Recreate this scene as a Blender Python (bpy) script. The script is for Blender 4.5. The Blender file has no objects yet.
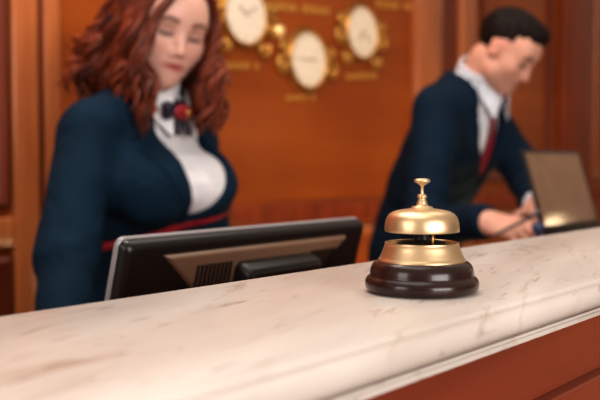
import bpy, bmesh, math, random
import numpy as np
from math import sin, cos, pi, radians, sqrt, atan, atan2
from mathutils import Vector, Matrix

random.seed(7)
SC = bpy.context.scene
COL = SC.collection
F = 833.0
CAMZ = 1.2
TH = atan(34.0 / F)

# ------------------------------------------------------------------ geometry helpers
def P(px, py, Y):
    """the point at depth Y that the camera sees at photo pixel (px, py)"""
    x = (px - 300.0) / F
    y = (200.0 - py) / F
    d = np.array([x, cos(TH) + y * sin(TH), -sin(TH) + y * cos(TH)])
    return d * (Y / d[1]) + np.array([0, 0, CAMZ])

UA = np.array([0.649, 0.760, 0.0]); UA /= np.linalg.norm(UA)      # along the counter and the wall
NA = np.array([-UA[1], UA[0], 0.0])                               # from the guests towards the wall
ZA = np.array([0.0, 0.0, 1.0])

def W(u, n, z):
    return UA * u + NA * n + ZA * z

def on_wall(px, py, n):
    a = P(px, py, 1.0); o = np.array([0, 0, CAMZ]); d = a - o
    t = n / d.dot(NA)
    return o + d * t

def wall_u(px, n):
    return on_wall(px, 166, n).dot(UA)

ORIG = {}
def link(name, me, mat=None, parent=None, origin=None, smooth=True):
    """mesh built in world coordinates -> object; origin = where the object stands"""
    o = bpy.data.objects.new(name, me)
    COL.objects.link(o)
    root = parent
    if parent is not None:
        po = ORIG[parent.name]
        me.transform(Matrix.Translation(-Vector(po)))
        o.parent = parent
        ORIG[o.name] = po
    else:
        og = np.array(origin if origin is not None else (0, 0, 0), dtype=float)
        me.transform(Matrix.Translation(-Vector(og)))
        o.location = og
        ORIG[o.name] = og
    if mat is not None:
        me.materials.clear(); me.materials.append(mat)
    if smooth:
        me.polygons.foreach_set('use_smooth', [True] * len(me.polygons))
    me.update()
    return o

def empty(name, loc, label, cat, group=None):
    o = bpy.data.objects.new(name, None); COL.objects.link(o)
    o.empty_display_size = 0.05
    o.location = loc; ORIG[o.name] = np.array(loc, dtype=float)
    return tag(o, label, cat, group)

def tag(o, label=None, cat=None, group=None, kind=None):
    if label: o['label'] = label
    if cat: o['category'] = cat
    if group: o['group'] = group
    if kind: o['kind'] = kind
    return o

def pymesh(name, V, Fc):
    me = bpy.data.meshes.new(name)
    me.from_pydata([tuple(map(float, v)) for v in V], [], [tuple(f) for f in Fc])
    me.update()
    return me

class MB:
    def __init__(s): s.V = []; s.F = []
    def add(s, V, Fc):
        k = len(s.V); s.V += [np.array(v, float) for v in V]; s.F += [tuple(i + k for i in f) for f in Fc]
        return s
    def box(s, o, a, b, c):
        """box with corner o and edge vectors a, b, c"""
        o, a, b, c = [np.array(v, float) for v in (o, a, b, c)]
        if np.dot(np.cross(a, b), c) < 0: a, b = b, a
        V = [o, o + a, o + a + b, o + b, o + c, o + a + c, o + a + b + c, o + b + c]
        return s.add(V, [(0, 3, 2, 1), (4, 5, 6, 7), (0, 1, 5, 4), (1, 2, 6, 5), (2, 3, 7, 6), (3, 0, 4, 7)])
    def wbox(s, u0, u1, n0, n1, z0, z1):
        return s.box(W(u0, n0, z0), UA * (u1 - u0), NA * (n1 - n0), ZA * (z1 - z0))
    def lathe(s, prof, c, ax=(1, 0, 0), ay=(0, 1, 0), az=(0, 0, 1), seg=48, sx=1.0, sy=1.0):
        c, ax, ay, az = [np.array(v, float) for v in (c, ax, ay, az)]
        V = []; Fc = []
        m = len(prof)
        for r, z in prof:
            for k in range(seg):
                t = 2 * pi * k / seg
                V.append(c + ax * (r * cos(t) * sx) + ay * (r * sin(t) * sy) + az * z)
        for i in range(m - 1):
            for k in range(seg):
                k2 = (k + 1) % seg
                Fc.append((i * seg + k, i * seg + k2, (i + 1) * seg + k2, (i + 1) * seg + k))
        if prof[0][0] > 1e-6: Fc.append(tuple(range(seg - 1, -1, -1)))
        if prof[-1][0] > 1e-6: Fc.append(tuple((m - 1) * seg + k for k in range(seg)))
        return s.add(V, Fc)
    def tube(s, pts, rad, seg=8, flat=1.0):
        pts = [np.array(p, float) for p in pts]
        n = len(pts)
        if not hasattr(rad, '__len__'): rad = [rad] * n
        V = []; Fc = []
        ref = np.array([0.3, 0.2, 0.93])
        prev = None
        for i, p in enumerate(pts):
            t = pts[min(i + 1, n - 1)] - pts[max(i - 1, 0)]
            t /= (np.linalg.norm(t) + 1e-9)
            if prev is None:
                a = np.cross(t, ref)
                if np.linalg.norm(a) < 1e-3: a = np.cross(t, [1, 0, 0])
            else:
                a = prev - t * prev.dot(t)
            a /= (np.linalg.norm(a) + 1e-9); prev = a
            b = np.cross(t, a)
            for k in range(seg):
                q = 2 * pi * k / seg
                V.append(p + a * (cos(q) * rad[i]) + b * (sin(q) * rad[i] * flat))
        for i in range(n - 1):
            for k in range(seg):
                k2 = (k + 1) % seg
                Fc.append((i * seg + k, i * seg + k2, (i + 1) * seg + k2, (i + 1) * seg + k))
        Fc.append(tuple(range(seg - 1, -1, -1)))
        Fc.append(tuple((n - 1) * seg + k for k in range(seg)))
        return s.add(V, Fc)
    def sweep(s, prof, u0, u1):
        """closed (n, z) profile swept along the counter"""
        m = len(prof)
        V = [W(u0, n, z) for n, z in prof] + [W(u1, n, z) for n, z in prof]
        Fc = [(i, (i + 1) % m, m + (i + 1) % m, m + i) for i in range(m)]
        Fc += [tuple(range(m - 1, -1, -1)), tuple(range(m, 2 * m))]
        return s.add(V, Fc)
    def prism(s, pts, off):
        pts = [np.array(p, float) for p in pts]; off = np.array(off, float); m = len(pts)
        V = pts + [p + off for p in pts]
        Fc = [tuple(range(m - 1, -1, -1)), tuple(range(m, 2 * m))]
        Fc += [(i, (i + 1) % m, m + (i + 1) % m, m + i) for i in range(m)]
        return s.add(V, Fc)
    def build(s, name, mat, parent=None, origin=None, smooth=False, bevel=0.0, seg=2, angle=None):
        me = pymesh(name, s.V, s.F)
        bm = bmesh.new(); bm.from_mesh(me); bmesh.ops.recalc_face_normals(bm, faces=bm.faces)
        if bevel:
            es = [e for e in bm.edges if len(e.link_faces) == 2 and e.calc_face_angle(0) > 0.6]
            bmesh.ops.bevel(bm, geom=es, offset=bevel, segments=seg, profile=0.5, affect='EDGES', clamp_overlap=True)
        bm.to_mesh(me); bm.free()
        o = link(name, me, mat, parent, origin, smooth or bool(bevel) or angle is not None)
        a = angle if angle is not None else (0.7 if bevel else None)
        if a is not None:
            me.set_sharp_from_angle(angle=a)
        return o

# ------------------------------------------------------------------ signed-distance sculpting
class Vol:
    def __init__(s, lo, hi, h):
        s.lo = np.array(lo, float); s.h = h
        s.n = np.ceil((np.array(hi) - s.lo) / h).astype(int) + 1
        s.ax = [s.lo[i] + h * np.arange(s.n[i]) for i in range(3)]
        s.D = np.full(tuple(s.n), 0.2, np.float32)
    def win(s, bb, pad=0.05):
        sl = []
        for i in range(3):
            a = int(max(0, np.floor((bb[0][i] - pad - s.lo[i]) / s.h)))
            b = int(min(s.n[i], np.ceil((bb[1][i] + pad - s.lo[i]) / s.h) + 1))
            if b <= a: return None
            sl.append(slice(a, b))
        return tuple(sl)
    def grid(s, sl):
        x = s.ax[0][sl[0]].astype(np.float32)[:, None, None]
        y = s.ax[1][sl[1]].astype(np.float32)[None, :, None]
        z = s.ax[2][sl[2]].astype(np.float32)[None, None, :]
        return x, y, z
    def add(s, prim, k=0.02, off=0.0):
        fn, bb = prim
        sl = s.win(bb, 0.05 + max(off, 0))
        if sl is None: return
        d = (fn(*s.grid(sl)) - off).astype(np.float32)
        a = s.D[sl]
        if k > 0:
            hh = np.maximum(k - np.abs(a - d), 0) / k
            s.D[sl] = np.minimum(a, d) - hh * hh * k * 0.25
        else:
            s.D[sl] = np.minimum(a, d)
    def cut(s, prim, k=0.0):
        fn, bb = prim
        sl = s.win(bb, 0.02)
        if sl is None: return
        d = -(fn(*s.grid(sl))).astype(np.float32)
        a = s.D[sl]
        if k > 0:
            hh = np.maximum(k - np.abs(a - d), 0) / k
            s.D[sl] = np.maximum(a, d) + hh * hh * k * 0.25
        else:
            s.D[sl] = np.maximum(a, d)
    def keep(s, fn):
        """intersect the whole volume with fn < 0"""
        sl = tuple(slice(0, n) for n in s.n)
        s.D = np.maximum(s.D, fn(*s.grid(sl)).astype(np.float32))
    def warp(s, fn):
        sl = tuple(slice(0, n) for n in s.n)
        s.D = s.D + fn(*s.grid(sl)).astype(np.float32)
    def copy(s):
        o = Vol.__new__(Vol); o.lo = s.lo; o.h = s.h; o.n = s.n; o.ax = s.ax; o.D = s.D.copy(); return o
    def mesh(s, name, smooth=1):
        D = s.D; S = D < 0
        nx, ny, nz = D.shape
        cnt = np.zeros((nx - 1, ny - 1, nz - 1), np.int8)
        for i in (0, 1):
            for j in (0, 1):
                for k in (0, 1):
                    cnt += S[i:nx - 1 + i, j:ny - 1 + j, k:nz - 1 + k]
        act = (cnt > 0) & (cnt < 8)
        ijk = np.argwhere(act)
        idx = np.full(act.shape, -1, np.int64); idx[act] = np.arange(len(ijk))
        pos = np.zeros((len(ijk), 3)); num = np.zeros(len(ijk))
        cs = [(i, j, k) for i in (0, 1) for j in (0, 1) for k in (0, 1)]
        for a in cs:
            for b in cs:
                if sum(b) - sum(a) == 1 and all(y >= x for x, y in zip(a, b)):
                    A = ijk + a; B = ijk + b
                    da = D[A[:, 0], A[:, 1], A[:, 2]].astype(float); db = D[B[:, 0], B[:, 1], B[:, 2]].astype(float)
                    cr = (da < 0) != (db < 0)
                    t = np.where(cr, da / np.where(cr, da - db, 1), 0)
                    q = np.array(a) + t[:, None] * (np.array(b) - np.array(a))
                    pos += q * cr[:, None]; num += cr
        V = s.lo + s.h * (ijk + pos / num[:, None])
        Q = []
        for ax in range(3):
            o1, o2 = [(1, 2), (2, 0), (0, 1)][ax]
            sh = [slice(None)] * 3; sh2 = [slice(None)] * 3
            sh[ax] = slice(0, -1); sh2[ax] = slice(1, None)
            diff = S[tuple(sh)] != S[tuple(sh2)]
            e = np.argwhere(diff)
            ok = (e[:, o1] >= 1) & (e[:, o2] >= 1) & (e[:, o1] < D.shape[o1] - 1) & (e[:, o2] < D.shape[o2] - 1)
            e = e[ok]
            def cell(d1, d2):
                c = e.copy(); c[:, o1] += d1; c[:, o2] += d2
                return idx[c[:, 0], c[:, 1], c[:, 2]]
            q = np.stack([cell(-1, -1), cell(0, -1), cell(0, 0), cell(-1, 0)], 1)
            ins = S[e[:, 0], e[:, 1], e[:, 2]]
            q[~ins] = q[~ins][:, ::-1]
            Q.append(q)
        Q = np.concatenate(Q)
        for _ in range(smooth):
            acc = np.zeros_like(V); c = np.zeros(len(V))
            for a, b in ((0, 1), (1, 2), (2, 3), (3, 0)):
                np.add.at(acc, Q[:, a], V[Q[:, b]]); np.add.at(c, Q[:, a], 1)
                np.add.at(acc, Q[:, b], V[Q[:, a]]); np.add.at(c, Q[:, b], 1)
            V = V * 0.5 + 0.5 * acc / np.maximum(c, 1)[:, None]
        me = bpy.data.meshes.new(name)
        me.vertices.add(len(V)); me.vertices.foreach_set('co', V.astype(np.float32).ravel())
        me.loops.add(Q.size); me.loops.foreach_set('vertex_index', Q.astype(np.int32).ravel())
        me.polygons.add(len(Q))
        me.polygons.foreach_set('loop_start', np.arange(0, Q.size, 4, dtype=np.int32))
        me.update(calc_edges=True); me.validate()
        return me

def cone(a, b, r1, r2):
    a = np.array(a, float); b = np.array(b, float); ab = b - a; L = ab.dot(ab) + 1e-12
    def fn(x, y, z):
        t = np.clip(((x - a[0]) * ab[0] + (y - a[1]) * ab[1] + (z - a[2]) * ab[2]) / L, 0, 1)
        dx = x - a[0] - t * ab[0]; dy = y - a[1] - t * ab[1]; dz = z - a[2] - t * ab[2]
        return np.sqrt(dx * dx + dy * dy + dz * dz) - (r1 + t * (r2 - r1))
    r = max(r1, r2)
    return fn, (np.minimum(a, b) - r, np.maximum(a, b) + r)

def ball(c, r): return cone(c, np.array(c) + 1e-5, r, r)

def ell(c, rad, R):
    """ellipsoid; R: rows are its axes"""
    c = np.array(c, float); rx, ry, rz = rad; R = np.array(R, float)
    def fn(x, y, z):
        dx, dy, dz = x - c[0], y - c[1], z - c[2]
        a = R[0][0] * dx + R[0][1] * dy + R[0][2] * dz
        b = R[1][0] * dx + R[1][1] * dy + R[1][2] * dz
        g = R[2][0] * dx + R[2][1] * dy + R[2][2] * dz
        k0 = np.sqrt((a / rx) ** 2 + (b / ry) ** 2 + (g / rz) ** 2)
        k1 = np.sqrt((a / rx ** 2) ** 2 + (b / ry ** 2) ** 2 + (g / rz ** 2) ** 2) + 1e-6
        return k0 * (k0 - 1.0) / k1
    e = np.sqrt(sum((np.array(R[i]) * rad[i]) ** 2 for i in range(3)))
    return fn, (c - e, c + e)

class Fr:
    """a frame: l = the person's left, f = forward, u = up"""
    def __init__(s, o, yaw, pitch=0, roll=0):
        s.o = np.array(o, float)
        ya, pi_, ro = radians(yaw), radians(pitch), radians(roll)
        f0 = np.array([sin(ya), -cos(ya), 0]); l0 = np.array([cos(ya), sin(ya), 0])
        f = f0 * cos(pi_) - ZA * sin(pi_); u = f0 * sin(pi_) + ZA * cos(pi_)
        s.l = l0 * cos(ro) - u * sin(ro); s.u = l0 * sin(ro) + u * cos(ro); s.f = f
        s.R = np.array([s.l, s.f, s.u])
    def __call__(s, l, f, u): return s.o + s.l * l + s.f * f + s.u * u
    def loc(s, x, y, z):
        dx, dy, dz = x - s.o[0], y - s.o[1], z - s.o[2]
        return tuple(s.R[i][0] * dx + s.R[i][1] * dy + s.R[i][2] * dz for i in range(3))

# ------------------------------------------------------------------ materials
def node_mat(name):
    m = bpy.data.materials.new(name); m.use_nodes = True
    nt = m.node_tree
    return m, nt, nt.nodes['Principled BSDF']

def plain(name, col, rough=0.5, metal=0.0, coat=0.0, spec=0.5, sheen=0.0, bump=0.0, bscale=300, var=0.0, vscale=20):
    m, nt, b = node_mat(name)
    b.inputs['Base Color'].default_value = (*col, 1); b.inputs['Roughness'].default_value = rough
    b.inputs['Metallic'].default_value = metal; b.inputs['Coat Weight'].default_value = coat
    b.inputs['Specular IOR Level'].default_value = spec; b.inputs['Sheen Weight'].default_value = sheen
    tc = nt.nodes.new('ShaderNodeTexCoord')
    if bump:
        n = nt.nodes.new('ShaderNodeTexNoise'); n.inputs['Scale'].default_value = bscale; n.inputs['Detail'].default_value = 3
        bp = nt.nodes.new('ShaderNodeBump'); bp.inputs['Strength'].default_value = bump; bp.inputs['Distance'].default_value = 0.01
        nt.links.new(tc.outputs['Object'], n.inputs['Vector']); nt.links.new(n.outputs['Fac'], bp.inputs['Height'])
        nt.links.new(bp.outputs['Normal'], b.inputs['Normal'])
    if var:
        n = nt.nodes.new('ShaderNodeTexNoise'); n.inputs['Scale'].default_value = vscale; n.inputs['Detail'].default_value = 4
        r = nt.nodes.new('ShaderNodeValToRGB')
        r.color_ramp.elements[0].position = 0.3; r.color_ramp.elements[1].position = 0.7
        r.color_ramp.elements[0].color = (*[c * (1 - var) for c in col], 1)
        r.color_ramp.elements[1].color = (*[min(1, c * (1 + var)) for c in col], 1)
        nt.links.new(tc.outputs['Object'], n.inputs['Vector']); nt.links.new(n.outputs['Fac'], r.inputs['Fac'])
        nt.links.new(r.outputs['Color'], b.inputs['Base Color'])
    return m

def wood(name, c0, c1, vertical=True, rough=0.32, coat=0.3, scale=1.0, spec=0.5):
    m, nt, b = node_mat(name)
    tc = nt.nodes.new('ShaderNodeTexCoord')
    mp = nt.nodes.new('ShaderNodeMapping')
    rot = nt.nodes.new('ShaderNodeMapping'); rot.inputs['Rotation'].default_value = (0, 0, -atan2(UA[1], UA[0]))
    mp.inputs['Scale'].default_value = (14 * scale, 14 * scale, 1.3 * scale) if vertical else (1.3 * scale, 14 * scale, 14 * scale)
    nt.links.new(tc.outputs['Object'], rot.inputs['Vector']); nt.links.new(rot.outputs['Vector'], mp.inputs['Vector'])
    n1 = nt.nodes.new('ShaderNodeTexNoise'); n1.inputs['Scale'].default_value = 1.6; n1.inputs['Detail'].default_value = 6; n1.inputs['Distortion'].default_value = 0.42
    n2 = nt.nodes.new('ShaderNodeTexNoise'); n2.inputs['Scale'].default_value = 2.2; n2.inputs['Detail'].default_value = 2
    nt.links.new(mp.outputs['Vector'], n1.inputs['Vector']); nt.links.new(tc.outputs['Object'], n2.inputs['Vector'])
    mx = nt.nodes.new('ShaderNodeMath'); mx.operation = 'MULTIPLY_ADD'; mx.inputs[1].default_value = 0.65
    m2 = nt.nodes.new('ShaderNodeMath'); m2.operation = 'MULTIPLY'; m2.inputs[1].default_value = 0.35
    nt.links.new(n2.outputs['Fac'], m2.inputs[0]); nt.links.new(n1.outputs['Fac'], mx.inputs[0]); nt.links.new(m2.outputs[0], mx.inputs[2])
    r = nt.nodes.new('ShaderNodeValToRGB')
    r.color_ramp.elements[0].position = 0.33; r.color_ramp.elements[1].position = 0.67
    r.color_ramp.elements[0].color = (*c0, 1); r.color_ramp.elements[1].color = (*c1, 1)
    nt.links.new(mx.outputs[0], r.inputs['Fac']); nt.links.new(r.outputs['Color'], b.inputs['Base Color'])
    b.inputs['Roughness'].default_value = rough; b.inputs['Coat Weight'].default_value = coat; b.inputs['Coat Roughness'].default_value = 0.2
    b.inputs['Specular IOR Level'].default_value = spec
    return m

def marble(name):
    m, nt, b = node_mat(name)
    tc = nt.nodes.new('ShaderNodeTexCoord')
    rot = nt.nodes.new('ShaderNodeMapping'); rot.inputs['Rotation'].default_value = (0, 0, -atan2(UA[1], UA[0]) - 0.25)
    nt.links.new(tc.outputs['Object'], rot.inputs['Vector'])
    mp = nt.nodes.new('ShaderNodeMapping'); mp.inputs['Scale'].default_value = (2.6, 15, 10)
    nt.links.new(rot.outputs['Vector'], mp.inputs['Vector'])
    # clouds
    n1 = nt.nodes.new('ShaderNodeTexNoise'); n1.inputs['Scale'].default_value = 1.1; n1.inputs['Detail'].default_value = 5
    nt.links.new(mp.outputs['Vector'], n1.inputs['Vector'])
    r1 = nt.nodes.new('ShaderNodeValToRGB')
    r1.color_ramp.elements[0].position = 0.3; r1.color_ramp.elements[1].position = 0.68
    r1.color_ramp.elements[0].color = (0.53, 0.465, 0.42, 1); r1.color_ramp.elements[1].color = (0.70, 0.645, 0.595, 1)
    nt.links.new(n1.outputs['Fac'], r1.inputs['Fac'])
    # thin veins: where a distorted noise crosses one half
    def vein(scale, width, det):
        n = nt.nodes.new('ShaderNodeTexNoise'); n.inputs['Scale'].default_value = scale; n.inputs['Detail'].default_value = det; n.inputs['Distortion'].default_value = 0.6
        nt.links.new(mp.outputs['Vector'], n.inputs['Vector'])
        s = nt.nodes.new('ShaderNodeMath'); s.operation = 'SUBTRACT'; s.inputs[1].default_value = 0.5
        a = nt.nodes.new('ShaderNodeMath'); a.operation = 'ABSOLUTE'
        nt.links.new(n.outputs['Fac'], s.inputs[0]); nt.links.new(s.outputs[0], a.inputs[0])
        mr = nt.nodes.new('ShaderNodeMapRange'); mr.inputs['From Min'].default_value = 0; mr.inputs['From Max'].default_value = width
        mr.inputs['To Min'].default_value = 1; mr.inputs['To Max'].default_value = 0
        nt.links.new(a.outputs[0], mr.inputs['Value'])
        return mr.outputs['Result']
    def mask(scale, lo, hi):
        n = nt.nodes.new('ShaderNodeTexNoise'); n.inputs['Scale'].default_value = scale; n.inputs['Detail'].default_value = 2
        mp2 = nt.nodes.new('ShaderNodeMapping'); mp2.inputs['Location'].default_value = (scale, 3.1 * scale, 1)
        nt.links.new(mp.outputs['Vector'], mp2.inputs['Vector']); nt.links.new(mp2.outputs['Vector'], n.inputs['Vector'])
        mr = nt.nodes.new('ShaderNodeMapRange'); mr.inputs['From Min'].default_value = lo; mr.inputs['From Max'].default_value = hi
        nt.links.new(n.outputs['Fac'], mr.inputs['Value'])
        return mr.outputs['Result']
    def mul(a, b_):
        k = nt.nodes.new('ShaderNodeMath'); k.operation = 'MULTIPLY'; nt.links.new(a, k.inputs[0])
        if isinstance(b_, float): k.inputs[1].default_value = b_
        else: nt.links.new(b_, k.inputs[1])
        return k.outputs[0]
    cur = r1.outputs['Color']
    for v, mk, strength, colr in ((vein(0.9, 0.016, 4), mask(1.3, 0.48, 0.62), 0.6, (0.34, 0.21, 0.13, 1)),
                                  (vein(2.6, 0.024, 5), mask(2.2, 0.50, 0.64), 0.5, (0.30, 0.19, 0.13, 1)),
                                  (mask(8.0, 0.63, 0.71), mask(1.7, 0.42, 0.58), 0.5, (0.16, 0.10, 0.08, 1))):
        mix = nt.nodes.new('ShaderNodeMix'); mix.data_type = 'RGBA'
        nt.links.new(mul(mul(v, mk), strength), mix.inputs['Factor'])
        nt.links.new(cur, mix.inputs[6]); mix.inputs[7].default_value = colr
        cur = mix.outputs[2]
    nt.links.new(cur, b.inputs['Base Color'])
    b.inputs['Roughness'].default_value = 0.28; b.inputs['Specular IOR Level'].default_value = 0.45
    return m

def skin_mat(name):
    m, nt, b = node_mat(name)
    at = nt.nodes.new('ShaderNodeAttribute'); at.attribute_name = 'Tint'
    nt.links.new(at.outputs['Color'], b.inputs['Base Color'])
    b.inputs['Roughness'].default_value = 0.45; b.inputs['Specular IOR Level'].default_value = 0.4
    b.inputs['Subsurface Weight'].default_value = 0.15; b.inputs['Subsurface Radius'].default_value = (0.01, 0.004, 0.002)
    return m

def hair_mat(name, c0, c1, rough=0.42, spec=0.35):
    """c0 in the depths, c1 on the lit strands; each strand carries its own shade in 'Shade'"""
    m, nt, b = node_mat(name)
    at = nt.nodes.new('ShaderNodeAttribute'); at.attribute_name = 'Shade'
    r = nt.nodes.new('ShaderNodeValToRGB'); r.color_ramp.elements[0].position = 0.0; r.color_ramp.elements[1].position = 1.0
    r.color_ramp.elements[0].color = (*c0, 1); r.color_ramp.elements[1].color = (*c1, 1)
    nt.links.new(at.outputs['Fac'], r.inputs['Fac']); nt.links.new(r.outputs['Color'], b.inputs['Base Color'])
    b.inputs['Roughness'].default_value = rough; b.inputs['Specular IOR Level'].default_value = spec
    tc = nt.nodes.new('ShaderNodeTexCoord')
    n3 = nt.nodes.new('ShaderNodeTexNoise'); n3.inputs['Scale'].default_value = 260
    bp = nt.nodes.new('ShaderNodeBump'); bp.inputs['Strength'].default_value = 0.4; bp.inputs['Distance'].default_value = 0.003
    nt.links.new(tc.outputs['Object'], n3.inputs['Vector']); nt.links.new(n3.outputs['Fac'], bp.inputs['Height']); nt.links.new(bp.outputs['Normal'], b.inputs['Normal'])
    return m

def cloth(name, col, rough=0.8, fold=0.35, fscale=11, spec=0.25):
    m, nt, b = node_mat(name)
    tc = nt.nodes.new('ShaderNodeTexCoord')
    n = nt.nodes.new('ShaderNodeTexNoise'); n.inputs['Scale'].default_value = fscale; n.inputs['Detail'].default_value = 2; n.inputs['Distortion'].default_value = 1.0
    w = nt.nodes.new('ShaderNodeTexNoise'); w.inputs['Scale'].default_value = 900
    b1 = nt.nodes.new('ShaderNodeBump'); b1.inputs['Strength'].default_value = fold; b1.inputs['Distance'].default_value = 0.03
    b2 = nt.nodes.new('ShaderNodeBump'); b2.inputs['Strength'].default_value = 0.25; b2.inputs['Distance'].default_value = 0.002
    nt.links.new(tc.outputs['Object'], n.inputs['Vector']); nt.links.new(tc.outputs['Object'], w.inputs['Vector'])
    nt.links.new(n.outputs['Fac'], b1.inputs['Height']); nt.links.new(w.outputs['Fac'], b2.inputs['Height'])
    nt.links.new(b1.outputs['Normal'], b2.inputs['Normal']); nt.links.new(b2.outputs['Normal'], b.inputs['Normal'])
    r = nt.nodes.new('ShaderNodeValToRGB'); r.color_ramp.elements[0].position = 0.3; r.color_ramp.elements[1].position = 0.7
    r.color_ramp.elements[0].color = (*[c * 0.85 for c in col], 1); r.color_ramp.elements[1].color = (*[min(1, c * 1.12) for c in col], 1)
    nt.links.new(n.outputs['Fac'], r.inputs['Fac']); nt.links.new(r.outputs['Color'], b.inputs['Base Color'])
    b.inputs['Roughness'].default_value = rough; b.inputs['Specular IOR Level'].default_value = spec
    return m

M = dict(
    wall=wood('wall_mahogany', (0.15, 0.026, 0.008), (0.30, 0.052, 0.014), coat=0.0, spec=0.2),
    wall_panel=wood('wall_panel_veneer', (0.22, 0.040, 0.004), (0.37, 0.082, 0.009), vertical=False, scale=0.25, coat=0.12, spec=0.3),
    trim=wood('trim_mahogany', (0.27, 0.070, 0.020), (0.47, 0.145, 0.042), rough=0.25),
    trim_dark=wood('trim_dark_mahogany', (0.10, 0.016, 0.006), (0.19, 0.034, 0.012), rough=0.35, coat=0.1, spec=0.3),
    desk=wood('desk_wood', (0.13, 0.030, 0.010), (0.24, 0.058, 0.016), vertical=False),
    front=wood('counter_front_wood', (0.15, 0.022, 0.007), (0.25, 0.040, 0.011), vertical=False, rough=0.35),
    return_top=wood('return_desk_wood', (0.16, 0.055, 0.030), (0.26, 0.10, 0.055), vertical=False),
    marble=marble('cream_marble'),
    floor=plain('floor_stone', (0.30, 0.22, 0.16), 0.35, var=0.2, vscale=3),
    brass=plain('polished_brass', (0.74, 0.55, 0.335), 0.40, metal=1.0, bump=0.04, bscale=50),
    brass_dull=plain('aged_gold', (0.62, 0.33, 0.085), 0.36, metal=0.9),
    base_wood=plain('bell_base_lacquer', (0.020, 0.006, 0.005), 0.24, coat=0.15, spec=0.35, var=0.35, vscale=60),
    dark_metal=plain('bell_inner_metal', (0.02, 0.018, 0.016), 0.4, metal=0.6),
    dial=plain('clock_dial', (0.80, 0.69, 0.56), 0.5, var=0.05, vscale=40),
    gilt=plain('gilt_paint', (0.62, 0.30, 0.06), 0.4, metal=0.3),
    bronze=plain('dark_bronze_gold', (0.42, 0.19, 0.045), 0.42, metal=0.7),
    black_ink=plain('clock_ink', (0.28, 0.20, 0.14), 0.5),
    black_plastic=plain('black_plastic', (0.010, 0.008, 0.0075), 0.3, spec=0.35, bump=0.05, bscale=500),
    reflected_brown=plain('reflected_brown_plastic', (0.185, 0.105, 0.065), 0.22, var=0.15, vscale=8),  # the brown is a reflection of the room put into the colour
    silver=plain('silver_plastic', (0.33, 0.325, 0.34), 0.35, metal=0.3),
    navy=cloth('navy_wool', (0.0030, 0.0165, 0.034), spec=0.12),
    navy_man=cloth('navy_suit_wool', (0.0028, 0.0125, 0.027), spec=0.12),
    white=cloth('white_shirt_cotton', (0.80, 0.78, 0.80), 0.7, 0.22, 16),
    white_man=cloth('white_dress_shirt_cotton', (0.66, 0.68, 0.74), 0.7, 0.2, 16),
    red=plain('red_belt_cloth', (0.42, 0.012, 0.022), 0.6, var=0.15, vscale=60),
    tie=plain('wine_tie_silk', (0.17, 0.008, 0.022), 0.45, var=0.5, vscale=70),
    scarf=plain('scarf_navy_silk', (0.02, 0.012, 0.03), 0.45, var=0.4, vscale=60),
    scarf_red=plain('scarf_red_silk', (0.30, 0.010, 0.022), 0.4, var=0.6, vscale=90),
    gold_cloth=plain('gold_brooch_metal', (0.62, 0.33, 0.10), 0.35, metal=0.9),
    skin=skin_mat('skin'),
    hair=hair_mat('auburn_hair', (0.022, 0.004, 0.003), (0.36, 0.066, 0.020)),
    hair_man=hair_mat('dark_brown_hair', (0.005, 0.0025, 0.002), (0.013, 0.006, 0.004), 0.55, 0.12),
    screen=plain('laptop_screen_reflection', (0.22, 0.115, 0.064), 0.085, spec=0.6, var=0.12, vscale=12),  # warm lobby reflection put into the base colour as brown
    pen=plain('pen_plastic', (0.03, 0.03, 0.035), 0.3),
    blue_plastic=plain('dark_blue_plastic', (0.03, 0.05, 0.11), 0.35),
    shoe=plain('shoe_leather', (0.01, 0.01, 0.01), 0.3),
)

# ------------------------------------------------------------------ setting
WN = 2.0                                   # the wall's distance from the camera, along NA
ZT = CAMZ - 0.0975                         # counter top
def structure(o): o['kind'] = 'structure'; return o

mb = MB().box((-5, -3.5, -0.05), (18, 0, 0), (0, 17, 0), (0, 0, 0.05))
structure(mb.build('floor', M['floor'], origin=(0, 0, 0)))
mb = MB().wbox(-0.8, 14.0, WN + 0.03, WN + 0.15, 0, 3.0)
structure(mb.build('wall_back', M['wall_panel'], origin=W(3.5, WN + 0.03, 0)))

def wpanel(i, u0, u1, z0, z1, depth, mat, name='trim', bevel=0.006):
    o = MB().wbox(u0, u1, WN + 0.03 - depth, WN + 0.031, z0, z1).build('%s_%d' % (name, i), mat, origin=W((u0 + u1) / 2, WN + 0.03, z0), bevel=bevel, seg=3)
    return structure(o)

def wmold(i, u0, u1, z0, z1, w, depth, mat, inner=None):
    """a mitred rounded moulding running round a panel"""
    prof = [(0, 0), (0.1, 0.7), (0.3, 1.0), (0.55, 0.85), (0.75, 0.45), (1.0, 0.30), (1.0, 0)]
    V = []; Fc = []
    for s, d in prof:
        a = s * w
        for (u, z) in ((u0 + a, z0 + a), (u1 - a, z0 + a), (u1 - a, z1 - a), (u0 + a, z1 - a)):
            V.append(W(u, WN + 0.031 - d * depth, z))
    for i_ in range(len(prof) - 1):
        for k in range(4):
            k2 = (k + 1) % 4
            Fc.append((i_ * 4 + k, i_ * 4 + k2, (i_ + 1) * 4 + k2, (i_ + 1) * 4 + k))
    o = MB().add(V, Fc).build('trim_%d' % i, mat, origin=W((u0 + u1) / 2, WN + 0.03, z0), angle=0.6)
    return structure(o)

wu = lambda px: wall_u(px, WN)
RAIL0, RAIL1 = 0.985, 1.065
# left bay: stile, groove, pilaster strip
wpanel(1, wu(15), wu(40), 0.0, 3.0, 0.030, M['trim'])
wpanel(2, wu(48), wu(64), 0.0, 3.0, 0.022, M['trim'])
wpanel(3, wu(40), wu(48), 0.0, 3.0, 0.004, M['trim_dark'], bevel=0.001)
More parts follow.
